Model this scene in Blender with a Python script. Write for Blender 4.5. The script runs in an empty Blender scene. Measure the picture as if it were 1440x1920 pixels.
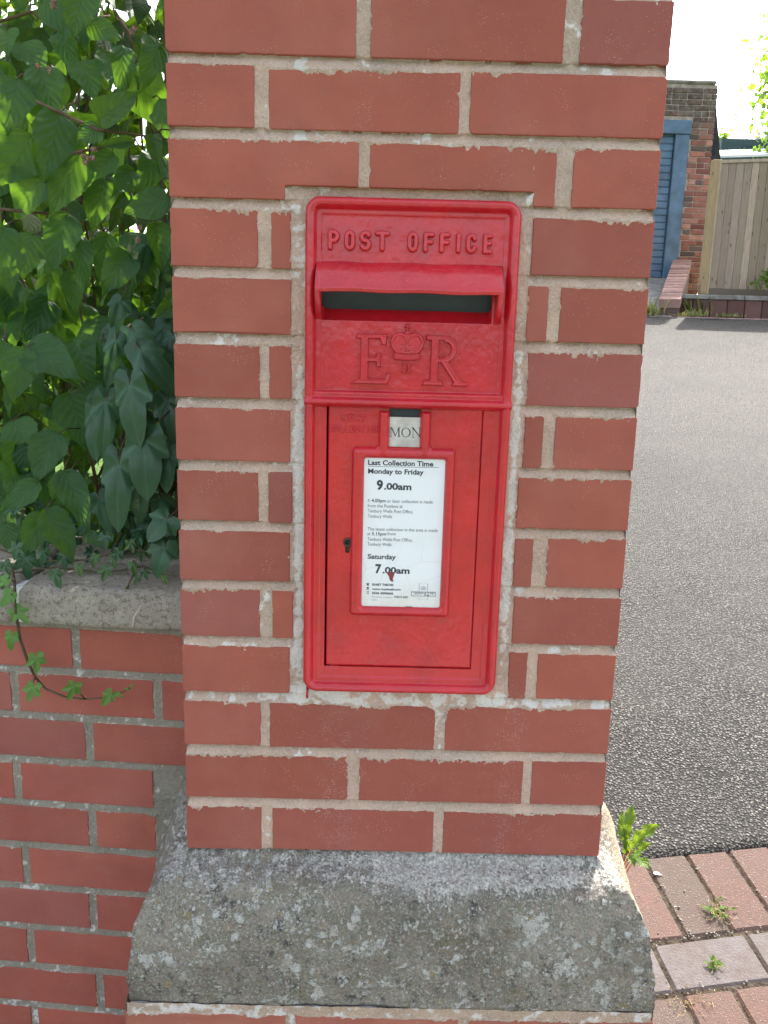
import bpy, math, random
import numpy as np
from mathutils import Vector, Matrix

random.seed(7)
rng = np.random.default_rng(7)
SC = bpy.context.scene
R_ = math.radians

# ------------------------------------------------------------------ camera
def rotm(a, b, c):
    ca, sa = np.cos(a), np.sin(a); cb, sb = np.cos(b), np.sin(b); cc, sc = np.cos(c), np.sin(c)
    Rx = np.array([[1, 0, 0], [0, ca, -sa], [0, sa, ca]])
    Rz = np.array([[cb, -sb, 0], [sb, cb, 0], [0, 0, 1]])
    Ry = np.array([[cc, 0, sc], [0, 1, 0], [-sc, 0, cc]])
    return Rz @ Rx @ Ry
CAMP = np.array([.248, -.9304, 1.2896])
CAMR = rotm(-.1965, -.0066, -.0256)
FPX = 1442.
cam_d = bpy.data.cameras.new('camera')
cam = bpy.data.objects.new('camera', cam_d)
SC.collection.objects.link(cam)
M4 = Matrix.Identity(4)
for i in range(3):
    M4[i][0] = CAMR[i, 0]; M4[i][1] = CAMR[i, 2]; M4[i][2] = -CAMR[i, 1]; M4[i][3] = CAMP[i]
cam.matrix_world = M4
cam_d.sensor_fit = 'VERTICAL'; cam_d.sensor_height = 36; cam_d.sensor_width = 27
cam_d.lens = FPX / 1920 * 36
cam_d.clip_start = .02; cam_d.clip_end = 2000
SC.camera = cam

# ------------------------------------------------------------------ light
SUN_EL, SUN_AZ = R_(47), R_(27)          # azimuth to the right of +Y
world = bpy.data.worlds.new('World'); SC.world = world; world.use_nodes = True
wn = world.node_tree; wn.nodes.clear()
wo = wn.nodes.new('ShaderNodeOutputWorld'); bg = wn.nodes.new('ShaderNodeBackground')
sky = wn.nodes.new('ShaderNodeTexSky'); sky.sky_type = 'NISHITA'; sky.sun_disc = False
sky.sun_elevation = SUN_EL; sky.sun_rotation = SUN_AZ
sky.air_density = 1.0; sky.dust_density = 5.0; sky.ozone_density = .6
hs = wn.nodes.new('ShaderNodeHueSaturation'); hs.inputs['Saturation'].default_value = .55
wn.links.new(sky.outputs[0], hs.inputs['Color']); wn.links.new(hs.outputs[0], bg.inputs[0])
bg.inputs[1].default_value = .15
wn.links.new(bg.outputs[0], wo.inputs[0])
sun_d = bpy.data.lights.new('sun', 'SUN'); sun_d.energy = 2.25; sun_d.angle = R_(.6); sun_d.color = (1, .95, .86)
sun = bpy.data.objects.new('sun', sun_d); SC.collection.objects.link(sun)
sd = Vector((math.sin(SUN_AZ) * math.cos(SUN_EL), math.cos(SUN_AZ) * math.cos(SUN_EL), math.sin(SUN_EL)))
sun.rotation_euler = sd.to_track_quat('Z', 'Y').to_euler()
SC.view_settings.view_transform = 'Standard'; SC.view_settings.look = 'None'
SC.view_settings.gamma = 1; SC.view_settings.exposure = 2.1

# ------------------------------------------------------------------ helpers
def ray(u, v): return CAMR @ np.array([(u - 720) / FPX, 1, -(v - 960) / FPX])
def at(u, v, y):
    """point of the place that the photo shows at (u, v), at depth y"""
    r = ray(u, v); return CAMP + r * ((y - CAMP[1]) / r[1])
def S(x, z, Y, y0=-.014):
    k = (Y - CAMP[1]) / (y0 - CAMP[1])
    return CAMP[0] + (x - CAMP[0]) * k, CAMP[2] + (z - CAMP[2]) * k

def link(o, parent=None):
    SC.collection.objects.link(o)
    if parent is not None: o.parent = parent
    return o
def empty(name, loc, label, cat, group=None):
    o = bpy.data.objects.new(name, None); o.empty_display_size = .1
    o.location = loc; link(o); o['label'] = label; o['category'] = cat
    if group: o['group'] = group
    return o
def tag(o, label, cat, group=None):
    o['label'] = label; o['category'] = cat
    if group: o['group'] = group
    return o
def struct(o, kind='structure', label=None, cat=None):
    o['kind'] = kind
    if label: o['label'] = label
    if cat: o['category'] = cat
    return o

def mesh(name, V, F, mat, parent=None, smooth=False, cols=None, uv=None):
    """V (n,3) world coords; F array (m,k) or list of tuples; cols (n,4) point colour; uv (n,2) per vertex"""
    V = np.asarray(V, float)
    me = bpy.data.meshes.new(name)
    if parent is not None:
        V = V - np.array(parent_loc(parent))
    if isinstance(F, np.ndarray):
        me.vertices.add(len(V)); me.vertices.foreach_set('co', V.astype(np.float32).ravel())
        k = F.shape[1]
        me.loops.add(F.size); me.loops.foreach_set('vertex_index', F.astype(np.int32).ravel())
        me.polygons.add(len(F)); me.polygons.foreach_set('loop_start', np.arange(0, F.size, k, dtype=np.int32))
        me.polygons.foreach_set('loop_total', np.full(len(F), k, dtype=np.int32))
        me.update(calc_edges=True)
    else:
        me.from_pydata([tuple(v) for v in V], [], [tuple(f) for f in F]); me.update()
    if cols is not None:
        a = me.color_attributes.new('col', 'FLOAT_COLOR', 'POINT')
        a.data.foreach_set('color', np.asarray(cols, np.float32).ravel())
    if uv is not None:
        l = me.uv_layers.new(name='UVMap')
        idx = np.empty(len(me.loops), np.int32); me.loops.foreach_get('vertex_index', idx)
        l.data.foreach_set('uv', np.asarray(uv, np.float32)[idx].ravel())
    if smooth: me.polygons.foreach_set('use_smooth', np.ones(len(me.polygons), bool))
    me.validate(); me.materials.append(mat)
    o = bpy.data.objects.new(name, me)
    return link(o, parent)
def parent_loc(p):
    l = np.array(p.location)
    while p.parent is not None:
        p = p.parent; l = l + np.array(p.location)
    return l

class MB:
    def __init__(s): s.v = []; s.f = []; s.c = []
    def add(s, V, F, c=(1, 1, 1, 1)):
        n = len(s.v); s.v += [tuple(p) for p in V]; s.f += [tuple(n + i for i in f) for f in F]; s.c += [c] * len(V)
    def box(s, lo, hi, c=(1, 1, 1, 1), b=0, T=None):
        """box with chamfered edges b"""
        lo = np.array(lo, float); hi = np.array(hi, float)
        V = []; F = []
        if b <= 0:
            for i in range(8):
                V.append([hi[0] if i & 1 else lo[0], hi[1] if i & 2 else lo[1], hi[2] if i & 4 else lo[2]])
            F = [(0, 2, 3, 1), (4, 5, 7, 6), (0, 1, 5, 4), (2, 6, 7, 3), (0, 4, 6, 2), (1, 3, 7, 5)]
        else:
            idx = {}
            for i in range(8):
                sg = [1 if i & 1 else 0, 1 if i & 2 else 0, 1 if i & 4 else 0]
                for a in range(3):
                    p = [(hi[k] if sg[k] else lo[k]) for k in range(3)]
                    for k in range(3):
                        if k != a: p[k] += -b if sg[k] else b
                    idx[(i, a)] = len(V); V.append(p)
            for a in range(3):
                o1, o2 = [(1, 2), (2, 0), (0, 1)][a]
                for sgn in (0, 1):
                    base = sgn << a
                    q = [base, base | (1 << o1), base | (1 << o1) | (1 << o2), base | (1 << o2)]
                    if not sgn: q = q[::-1]
                    F.append(tuple(idx[(i, a)] for i in q))
            for a in range(3):
                o1, o2 = [(1, 2), (2, 0), (0, 1)][a]
                for s1 in (0, 1):
                    for s2 in (0, 1):
                        i0 = (s1 << o1) | (s2 << o2); i1 = i0 | (1 << a)
                        q = [idx[(i0, o1)], idx[(i1, o1)], idx[(i1, o2)], idx[(i0, o2)]]
                        if s1 ^ s2: q = q[::-1]
                        F.append(tuple(q))
            for i in range(8):
                q = [idx[(i, 0)], idx[(i, 1)], idx[(i, 2)]]
                if bin(i).count('1') % 2 == 0: q = q[::-1]
                F.append(tuple(q))
        if T is not None: V = [T(p) for p in V]
        s.add(V, F, c)
    def tube(s, P, r, n=6, c=(1, 1, 1, 1)):
        P = [np.array(p, float) for p in P]; m = len(P)
        rr = r if hasattr(r, '__len__') else [r] * m
        V = []; F = []; up = np.array([0.13, .2, 1.])
        for i, p in enumerate(P):
            t = P[min(i + 1, m - 1)] - P[max(i - 1, 0)]; t /= (np.linalg.norm(t) + 1e-9)
            a = np.cross(t, up); a /= (np.linalg.norm(a) + 1e-9); b = np.cross(t, a)
            for k in range(n):
                an = 2 * math.pi * k / n; V.append(p + rr[i] * (a * math.cos(an) + b * math.sin(an)))
        for i in range(m - 1):
            for k in range(n):
                k2 = (k + 1) % n; F.append((i * n + k, i * n + k2, (i + 1) * n + k2, (i + 1) * n + k))
        F.append(tuple(range(n))[::-1]); F.append(tuple((m - 1) * n + k for k in range(n)))
        s.add(V, F, c)
    def build(s, name, mat, parent=None, smooth=False):
        return mesh(name, s.v, s.f, mat, parent, smooth, cols=s.c)

# numpy value noise
_T = rng.random((8, 256, 256))
def vn(x, y, s=0):
    T = _T[s % 8]; xi = np.floor(x).astype(int); yi = np.floor(y).astype(int)
    fx = x - xi; fy = y - yi; fx = fx * fx * (3 - 2 * fx); fy = fy * fy * (3 - 2 * fy)
    a = T[xi & 255, yi & 255]; b = T[(xi + 1) & 255, yi & 255]; c = T[xi & 255, (yi + 1) & 255]; d = T[(xi + 1) & 255, (yi + 1) & 255]
    return (a * (1 - fx) + b * fx) * (1 - fy) + (c * (1 - fx) + d * fx) * fy
def fbm(x, y, o=4, s=0):
    t = 0; a = .5; n = 0
    for i in range(o):
        t = t + a * vn(x + 17.3 * i, y + 9.1 * i, s + i); n += a; a *= .55; x = x * 2.03; y = y * 2.03
    return t / n            # 0..1
def sstep(a, b, x):
    t = np.clip((x - a) / (b - a), 0, 1); return t * t * (3 - 2 * t)

def gridfaces(nx, ny, keep=None):
    i = np.arange(nx * ny).reshape(ny, nx)
    q = np.stack([i[:-1, :-1], i[:-1, 1:], i[1:, 1:], i[1:, :-1]], -1)
    if keep is not None:
        k = keep[:-1, :-1] & keep[:-1, 1:] & keep[1:, 1:] & keep[1:, :-1]; q = q[k]
    return q.reshape(-1, 4)
def compact(V, F, *arrs):
    used = np.unique(F); m = np.full(len(V), -1); m[used] = np.arange(len(used))
    return [V[used], m[F]] + [a[used] for a in arrs]

# ------------------------------------------------------------------ materials
class NT:
    def __init__(s, name):
        s.m = bpy.data.materials.new(name); s.m.use_nodes = True; s.t = s.m.node_tree; s.t.nodes.clear()
        s.out = s.n('ShaderNodeOutputMaterial'); s.p = s.n('ShaderNodeBsdfPrincipled'); s.l(s.p.outputs[0], s.out.inputs[0])
        s.co = s.n('ShaderNodeTexCoord').outputs['Object']
    def n(s, t, **k):
        x = s.t.nodes.new(t)
        for a, b in k.items(): setattr(x, a, b)
        return x
    def l(s, a, b): s.t.links.new(a, b)
    def setin(s, sock, v):
        if hasattr(v, 'is_linked') or isinstance(v, bpy.types.NodeSocket): s.l(v, sock)
        else: sock.default_value = v
    def map(s, scale=(1, 1, 1), loc=(0, 0, 0), rot=(0, 0, 0), src=None):
        m = s.n('ShaderNodeMapping'); s.l(src or s.co, m.inputs[0])
        m.inputs['Scale'].default_value = scale; m.inputs['Location'].default_value = loc; m.inputs['Rotation'].default_value = rot
        return m.outputs[0]
    def noise(s, scale, det=4, rough=.55, vec=None, dist=0, out=0):
        x = s.n('ShaderNodeTexNoise'); x.inputs['Scale'].default_value = scale; x.inputs['Detail'].default_value = det
        x.inputs['Roughness'].default_value = rough; x.inputs['Distortion'].default_value = dist
        s.l(vec or s.co, x.inputs['Vector']); return x.outputs[out]
    def voro(s, scale, feat='F1', vec=None, out='Distance', rnd=1.0):
        x = s.n('ShaderNodeTexVoronoi'); x.feature = feat; x.inputs['Scale'].default_value = scale
        x.inputs['Randomness'].default_value = rnd
        s.l(vec or s.co, x.inputs['Vector']); return x.outputs[out]
    def ramp(s, src, a, b, c0=0, c1=1):
        x = s.n('ShaderNodeMapRange'); x.inputs['From Min'].default_value = a; x.inputs['From Max'].default_value = b
        x.inputs['To Min'].default_value = c0; x.inputs['To Max'].default_value = c1; s.l(src, x.inputs['Value']); return x.outputs[0]
    def mix(s, f, a, b, mode='MIX'):
        x = s.n('ShaderNodeMix', data_type='RGBA', blend_type=mode)
        s.setin(x.inputs[0], f)
        for sock, v in ((x.inputs[6], a), (x.inputs[7], b)):
            s.setin(sock, v if not (isinstance(v, tuple) and len(v) == 3) else (*v, 1))
        return x.outputs[2]
    def math(s, op, a, b=0., c=None):
        x = s.n('ShaderNodeMath', operation=op); s.setin(x.inputs[0], a); s.setin(x.inputs[1], b)
        if c is not None: s.setin(x.inputs[2], c)
        return x.outputs[0]
    def attr(s, name='col'):
        x = s.n('ShaderNodeAttribute', attribute_name=name); return x.outputs['Color']
    def sep(s, v):
        x = s.n('ShaderNodeSeparateXYZ'); s.l(v, x.inputs[0]); return x.outputs
    def bump(s, h, strength=.5, dist=.001, prev=None):
        x = s.n('ShaderNodeBump'); x.inputs['Strength'].default_value = strength; x.inputs['Distance'].default_value = dist
        s.l(h, x.inputs['Height'])
        if prev is not None: s.l(prev, x.inputs['Normal'])
        return x.outputs[0]
    def fin(s, col=None, rough=None, nor=None, spec=None):
        if col is not None: s.setin(s.p.inputs['Base Color'], col if not (isinstance(col, tuple) and len(col) == 3) else (*col, 1))
        if rough is not None: s.setin(s.p.inputs['Roughness'], rough)
        if nor is not None: s.l(nor, s.p.inputs['Normal'])
        if spec is not None: s.p.inputs['Specular IOR Level'].default_value = spec
        return s.m

def mat_brick():
    t = NT('red_brick')
    base = t.attr()
    big = t.noise(14, 3); mid = t.noise(60, 4); fine = t.noise(900, 3)
    c = t.mix(t.ramp(big, .42, .70, 0, .55), base, (.260, .072, .054))
    c = t.mix(t.ramp(mid, .35, .75, 0, .22), c, (.36, .125, .085))
    c = t.mix(t.ramp(fine, .3, .7, 0, .22), c, (.20, .06, .05))
    # lime specks
    sp = t.voro(420, out='Distance'); g = t.noise(26, 3)
    m = t.math('MULTIPLY', t.ramp(sp, .20, .10), t.ramp(g, .57, .66))
    sp2 = t.voro(230, out='Distance'); m2 = t.math('MULTIPLY', t.ramp(sp2, .10, .05), t.ramp(t.noise(9, 2), .45, .6))
    co = t.sep(t.co)
    ax = t.math('MINIMUM', t.math('ABSOLUTE', t.math('ADD', co[0], .075)), t.math('ABSOLUTE', t.math('SUBTRACT', co[0], .150)))
    run_ = t.math('MULTIPLY', t.ramp(ax, .055, .0), t.ramp(co[2], .90, .86))
    sp3 = t.math('MULTIPLY', t.ramp(t.voro(520), .26, .12), t.ramp(t.math('ADD', t.noise(60, 5, .7), t.math('MULTIPLY', run_, .22)), .62, .72))
    m = t.math('MAXIMUM', m, t.math('MULTIPLY', sp3, t.ramp(co[2], .95, .87)))
    c = t.mix(t.math('MULTIPLY', run_, t.ramp(t.noise(40, 4), .4, .7, .0, .35)), c, (.27, .115, .105))
    c = t.mix(t.math('MULTIPLY', t.math('MAXIMUM', m, m2), .7), c, (.62, .50, .45))
    # faint pale bloom & scratches
    c = t.mix(t.ramp(t.noise(7, 4, vec=t.map((1, 1, .5))), .55, .8, 0, .22), c, (.42, .22, .18))
    # dark pin holes
    ph = t.voro(160, out='Distance'); c = t.mix(t.math('MULTIPLY', t.ramp(ph, .07, .04), t.ramp(t.noise(30, 2), .5, .6)), c, (.06, .03, .03))
    c = t.mix(t.ramp(t.noise(26, 6, .7, vec=t.map((.5, .5, 2.2))), .58, .75, 0, .45), c, (.20, .085, .075))
    c = t.mix(t.ramp(t.noise(5, 4, .6, vec=t.map((1, 1, 1), (4, 4, 4))), .5, .75, 0, .3), c, (.40, .17, .13))
    h = t.math('ADD', t.math('MULTIPLY', t.noise(700, 3), .5), t.math('MULTIPLY', t.noise(120, 4), .6))
    nb = t.bump(h, .45, .0014)
    nb = t.bump(t.noise(9, 3, .4, vec=t.map((1, 1, 3.5))), .35, .005, nb)
    nb = t.bump(t.ramp(t.voro(75), .10, .03), -.5, .0012, nb)
    return t.fin(c, t.ramp(mid, .3, .7, .6, .8), nb, .2)

def mat_mortar(name, dark=(.17, .15, .12), pale=(.62, .58, .50)):
    t = NT(name)
    base = t.attr()
    n1 = t.noise(40, 5); n2 = t.noise(350, 4); n3 = t.noise(1300, 2)
    c = t.mix(t.ramp(n1, .45, .75, 0, .30), base, dark)
    c = t.mix(t.ramp(n2, .35, .75, 0, .5), c, pale, 'MIX')
    c = t.mix(t.ramp(n3, .38, .55, .28, 0), c, tuple(x * .6 for x in dark))
    h = t.math('ADD', t.math('MULTIPLY', n2, 1.0), t.math('MULTIPLY', n3, .6))
    c = t.mix(t.ramp(t.noise(85, 5, .75), .60, .68, 0, .5), c, tuple(x * .8 for x in dark))
    c = t.mix(t.ramp(t.noise(170, 5, .8), .60, .66, 0, .75), c, (.72, .68, .62))
    nb = t.bump(h, .9, .003)
    nb = t.bump(t.voro(330), .35, .0015, nb)
    return t.fin(c, .92, nb, .2)

def mat_stone():
    t = NT('lichen_sandstone')
    n0 = t.noise(9, 5, .6); n1 = t.noise(28, 5, .65); n2 = t.noise(110, 5, .65); n3 = t.noise(600, 3)
    c = t.mix(t.ramp(n0, .35, .7), (.160, .160, .122), (.320, .308, .250))
    c = t.mix(t.ramp(n2, .4, .75, 0, .7), c, (.27, .19, .15))           # pinkish grain
    c = t.mix(t.ramp(t.noise(21, 5, .6, vec=t.map(loc=(3, 1, 2))), .54, .66, 0, .55), c, (.160, .155, .090))   # olive algae
    # black crust
    bl = t.math('MULTIPLY', t.ramp(t.noise(52, 6, .75, vec=t.map(loc=(7, 3, 1))), .53, .60), t.ramp(t.noise(12, 3, vec=t.map(loc=(2, 9, 4))), .44, .56))
    c = t.mix(t.math('MULTIPLY', bl, .85), c, (.05, .05, .055))
    # pale grey lichen discs, in patches
    wob = t.noise(70, 3, out=1)
    wv = t.n('ShaderNodeVectorMath', operation='MULTIPLY_ADD'); t.l(wob, wv.inputs[0]); wv.inputs[1].default_value = (.016,) * 3; t.l(t.co, wv.inputs[2])
    d1 = t.voro(48, vec=wv.outputs[0]); d2 = t.voro(120, vec=wv.outputs[0])
    rg_ = t.noise(210, 5, .8); l1 = t.math('MULTIPLY', t.ramp(t.math('ADD', d1, t.math('MULTIPLY', rg_, .5)), .62, .54), t.ramp(t.noise(13, 4, .6, vec=t.map(loc=(5, 5, 5))), .52, .58))
    l2 = t.math('MULTIPLY', t.ramp(t.math('ADD', d2, t.math('MULTIPLY', rg_, .5)), .60, .52), t.ramp(t.noise(30, 4, .6, vec=t.map(loc=(1, 8, 5))), .48, .56))
    crust = t.ramp(t.noise(38, 6, .75, vec=t.map(loc=(4, 2, 8))),   .535, .575)
    lm = t.math('MAXIMUM', t.math('MAXIMUM', l1, l2), t.math('MULTIPLY', crust, t.ramp(n0, .42, .52)))
    lc = t.mix(t.ramp(n2, .4, .65), (.42, .42, .38), (.62, .61, .56))
    c = t.mix(t.math('MULTIPLY', lm, .95), c, lc)
    # yellow lichen
    yl = t.math('MULTIPLY', t.ramp(t.noise(60, 4, .6, vec=t.map(loc=(9, 1, 1))), .62, .66), t.ramp(t.noise(10, 2, vec=t.map(loc=(1, 1, 9))), .5, .6))
    c = t.mix(t.math('MULTIPLY', yl, .7), c, (.30, .22, .05))
    # white lime crust where attribute says so (run-off from the joint above)
    at_ = t.n('ShaderNodeAttribute', attribute_name='col').outputs['Color']; ar = t.sep(at_)
    wm = t.math('ADD', ar[0], t.ramp(t.noise(75, 7, .85), .32, .68, -.55, .55))
    wm = t.ramp(wm, .5, .62)
    c = t.mix(t.math('MULTIPLY', wm, .9), c, t.mix(t.ramp(t.noise(260, 3), .4, .65), (.36, .34, .30), (.72, .71, .66)))
    c = t.mix(t.math('MULTIPLY', ar[1], t.ramp(t.noise(60, 3), .35, .6, .5, .9)), c, (.46, .37, .24))  # paler sandy tone on the right side
    c = t.mix(t.ramp(n3, .38, .6, .3, 0), c, (.06, .055, .045))
    c = t.mix(t.math('MULTIPLY', t.ramp(t.noise(300, 4, .8, vec=t.map(loc=(2, 2, 6))), .53, .62), t.ramp(n1, .3, .6, .2, .9)), c, (.46, .45, .40))
    c = t.mix(t.math('MULTIPLY', t.ramp(t.noise(240, 4, .8, vec=t.map(loc=(8, 2, 1))), .55, .63), .7), c, (.075, .07, .06))
    c = t.mix(t.ramp(t.noise(55, 6, .75, vec=t.map(loc=(6, 6, 1))), .5, .62, 0, .35), c, (.30, .235, .195))
    h = t.math('ADD', t.math('MULTIPLY', n2, 1.6), t.math('ADD', t.math('MULTIPLY', n3, .45), t.math('MULTIPLY', lm, .35)))
    nb = t.bump(h, .9, .004)
    nb = t.bump(t.math('ADD', n1, t.math('MULTIPLY', wm, .15)), .6, .010, nb)
    return t.fin(c, .95, nb, .15)

def mat_paint():
    t = NT('red_gloss_paint')
    n1 = t.noise(18, 3); n2 = t.noise(90, 4); n3 = t.noise(500, 2)
    c = t.mix(t.ramp(n1, .35, .7), (.52, .006, .016), (.40, .006, .015))
    c = t.mix(t.ramp(n2, .5, .75, 0, .35), c, (.52, .022, .036))
    # grime specks and small pale nicks
    sp = t.math('MULTIPLY', t.ramp(t.voro(150), .10, .05), t.ramp(t.noise(16, 2), .52, .6))
    c = t.mix(t.math('MULTIPLY', sp, .6), c, (.55, .28, .25))
    gr = t.ramp(t.noise(34, 6, .75, vec=t.map(loc=(3, 4, 5))), .60, .72, 0, .55)
    c = t.mix(gr, c, (.26, .04, .045))
    brush = t.noise(120, 3, vec=t.map((1, 1, .16)))
    h = t.math('ADD', t.math('MULTIPLY', brush, .5), t.math('ADD', t.math('MULTIPLY', t.noise(110, 4), .9), t.math('MULTIPLY', n3, .12)))
    nb = t.bump(h, .7, .0019)
    t.p.inputs['Coat Weight'].default_value = .5; t.p.inputs['Coat Roughness'].default_value = .12
    return t.fin(c, t.ramp(n2, .3, .7, .30, .5), nb, .5)

def simple(name, col, rough=.6, bump=0, bscale=100, var=.15, vscale=30, spec=.4, bdist=.002):
    t = NT(name)
    a = tuple(min(1, c * (1 + var)) for c in col); b = tuple(c * (1 - var) for c in col)
    c = t.mix(t.ramp(t.noise(vscale, 4), .35, .65), b, a)
    nb = t.bump(t.noise(bscale, 4), bump, bdist) if bump else None
    return t.fin(c, rough, nb, spec)

def mat_notice():
    t = NT('enamel_notice')
    co = t.sep(t.co)
    n = t.noise(30, 5)
    c = t.mix(t.ramp(n, .5, .8, 0, .35), (.74, .76, .79), (.62, .62, .60))
    # aged, yellowed lower edge: position on the plate
    low = t.ramp(co[2], .045, -.035, 0, 1)
    c = t.mix(t.math('MULTIPLY', low, t.ramp(n, .3, .6, .35, .9)), c, (.60, .56, .44))
    edge = t.ramp(co[2], -.004, -.012, 0, 1)
    c = t.mix(t.math('MULTIPLY', edge, .6), c, (.48, .33, .16))
    cr = t.ramp(t.voro(26, 'DISTANCE_TO_EDGE', vec=t.map(rot=(0, .3, 0))), .0, .009, 1, 0)
    c = t.mix(t.math('MULTIPLY', t.math('MULTIPLY', cr, t.ramp(co[2], .09, .05, 0, 1)), .45), c, (.42, .38, .30))
    return t.fin(c, .3, t.bump(n, .1, .001), .5)

def mat_tarmac():
    t = NT('tarmac')
    vec = t.map((1, 1, .2))
    d = t.voro(135, vec=vec); cc = t.voro(135, vec=vec, out='Color'); d2 = t.voro(300, vec=vec)
    r = t.sep(cc)
    c = t.mix(r[0], (.040, .039, .038), (.150, .144, .134))
    c = t.mix(t.ramp(r[1], .78, .95), c, (.24, .22, .20))
    c = t.mix(t.ramp(d, .35, .62), c, (.010, .010, .010))
    c = t.mix(t.ramp(t.noise(2.2, 4), .4, .75, 0, .4), c, (.075, .072, .066))
    c = t.mix(t.ramp(t.noise(.9, 5, .6), .52, .62, 0, .35), c, (.035, .034, .033))
    h = t.math('SUBTRACT', t.ramp(d, .15, .62, 1, 0), t.math('MULTIPLY', d2, .25))
    h = t.math('ADD', h, t.math('MULTIPLY', r[2], .7))
    nb = t.bump(h, .9, .005)
    return t.fin(c, t.ramp(r[1], 0, 1, .6, .8), nb, .12)

def mat_paver():
    t = NT('paving_block')
    base = t.attr()
    c = t.mix(t.ramp(t.noise(45, 5, .65), .4, .7, 0, .6), base, (.075, .045, .038))
    d = t.voro(250); r = t.sep(t.voro(250, out='Color'))
    ag = t.math('MULTIPLY', t.ramp(d, .42, .28), t.ramp(r[0], .60, .75))
    amt = t.sep(t.attr())
    ag = t.math('MULTIPLY', ag, t.ramp(amt[1], .122, .108))      # only the sandy red blocks carry pale grit
    c = t.mix(t.math('MULTIPLY', ag, .6), c, (.34, .26, .22))
    c = t.mix(t.ramp(t.noise(7, 5, .65), .45, .7, 0, .5), c, (.10, .08, .065))
    c = t.mix(t.ramp(t.noise(500, 3), .4, .65, .35, 0), c, (.05, .03, .028))
    h = t.math('ADD', t.math('MULTIPLY', ag, .6), t.noise(220, 5, .7))
    nb = t.bump(h, .8, .003)
    return t.fin(c, .78, nb, .35)

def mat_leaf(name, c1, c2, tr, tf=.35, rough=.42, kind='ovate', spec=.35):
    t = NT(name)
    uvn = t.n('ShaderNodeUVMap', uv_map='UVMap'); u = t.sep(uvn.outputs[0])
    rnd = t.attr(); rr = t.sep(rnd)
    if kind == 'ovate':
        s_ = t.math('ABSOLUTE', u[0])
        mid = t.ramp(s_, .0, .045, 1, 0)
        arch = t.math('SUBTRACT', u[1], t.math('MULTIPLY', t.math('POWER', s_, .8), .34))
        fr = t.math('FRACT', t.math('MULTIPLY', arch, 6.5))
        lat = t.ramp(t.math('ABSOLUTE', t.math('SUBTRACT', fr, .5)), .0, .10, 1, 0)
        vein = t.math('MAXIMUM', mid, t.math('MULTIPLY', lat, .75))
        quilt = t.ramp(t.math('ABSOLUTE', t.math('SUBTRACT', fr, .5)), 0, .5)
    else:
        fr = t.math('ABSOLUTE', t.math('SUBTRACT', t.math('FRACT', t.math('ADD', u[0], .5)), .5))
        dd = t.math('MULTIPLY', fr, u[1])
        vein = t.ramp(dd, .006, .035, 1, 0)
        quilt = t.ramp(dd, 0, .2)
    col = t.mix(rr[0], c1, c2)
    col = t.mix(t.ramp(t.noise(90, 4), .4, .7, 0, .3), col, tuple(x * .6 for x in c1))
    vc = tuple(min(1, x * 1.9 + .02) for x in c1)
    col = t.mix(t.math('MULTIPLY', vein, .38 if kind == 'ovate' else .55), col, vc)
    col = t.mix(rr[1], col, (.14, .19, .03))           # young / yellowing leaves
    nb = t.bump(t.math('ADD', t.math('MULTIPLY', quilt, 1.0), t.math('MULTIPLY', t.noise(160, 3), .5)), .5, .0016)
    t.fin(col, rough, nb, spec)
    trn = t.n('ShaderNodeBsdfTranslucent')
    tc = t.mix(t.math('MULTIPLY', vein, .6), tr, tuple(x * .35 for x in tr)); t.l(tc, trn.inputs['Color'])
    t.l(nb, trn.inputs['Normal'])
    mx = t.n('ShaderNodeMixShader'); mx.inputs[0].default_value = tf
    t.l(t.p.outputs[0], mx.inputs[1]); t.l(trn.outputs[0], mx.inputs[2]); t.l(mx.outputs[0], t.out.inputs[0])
    return t.m

def mat_wood():
    t = NT('weathered_fence_wood')
    base = t.attr()
    g = t.noise(18, 5, .6, vec=t.map((6, 6, .35)), dist=.6)
    c = t.mix(t.ramp(g, .4, .7, 0, .6), base, (.20, .15, .10))
    kn = t.math('MULTIPLY', t.ramp(t.voro(5.5, vec=t.map((2.4, 2.4, 1))), .17, .08), 1.)
    c = t.mix(t.math('MULTIPLY', kn, .7), c, (.07, .04, .03))
    return t.fin(c, .8, t.bump(g, .4, .004), .2)

def mat_oldbrick():
    t = NT('old_garage_brick')
    base = t.attr(); co = t.sep(t.co)
    c = t.mix(t.ramp(t.noise(9, 5, .7), .4, .7, 0, .55), base, (.12, .06, .05))
    mort = 0
    # black mould crust on the upper courses
    mz = t.math('ADD', t.ramp(co[2], 1.75, 2.45, 0, 1), t.ramp(t.noise(5, 6, .7), .3, .7, -.5, .5))
    m = t.ramp(mz, .25, .75)
    c = t.mix(t.math('MULTIPLY', m, .82), c, t.mix(t.ramp(t.noise(9, 6, .8), .45, .62), (.045, .05, .043), (.20, .185, .15)))
    return t.fin(c, .9, t.bump(t.noise(40, 5), .6, .01), .2)

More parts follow.
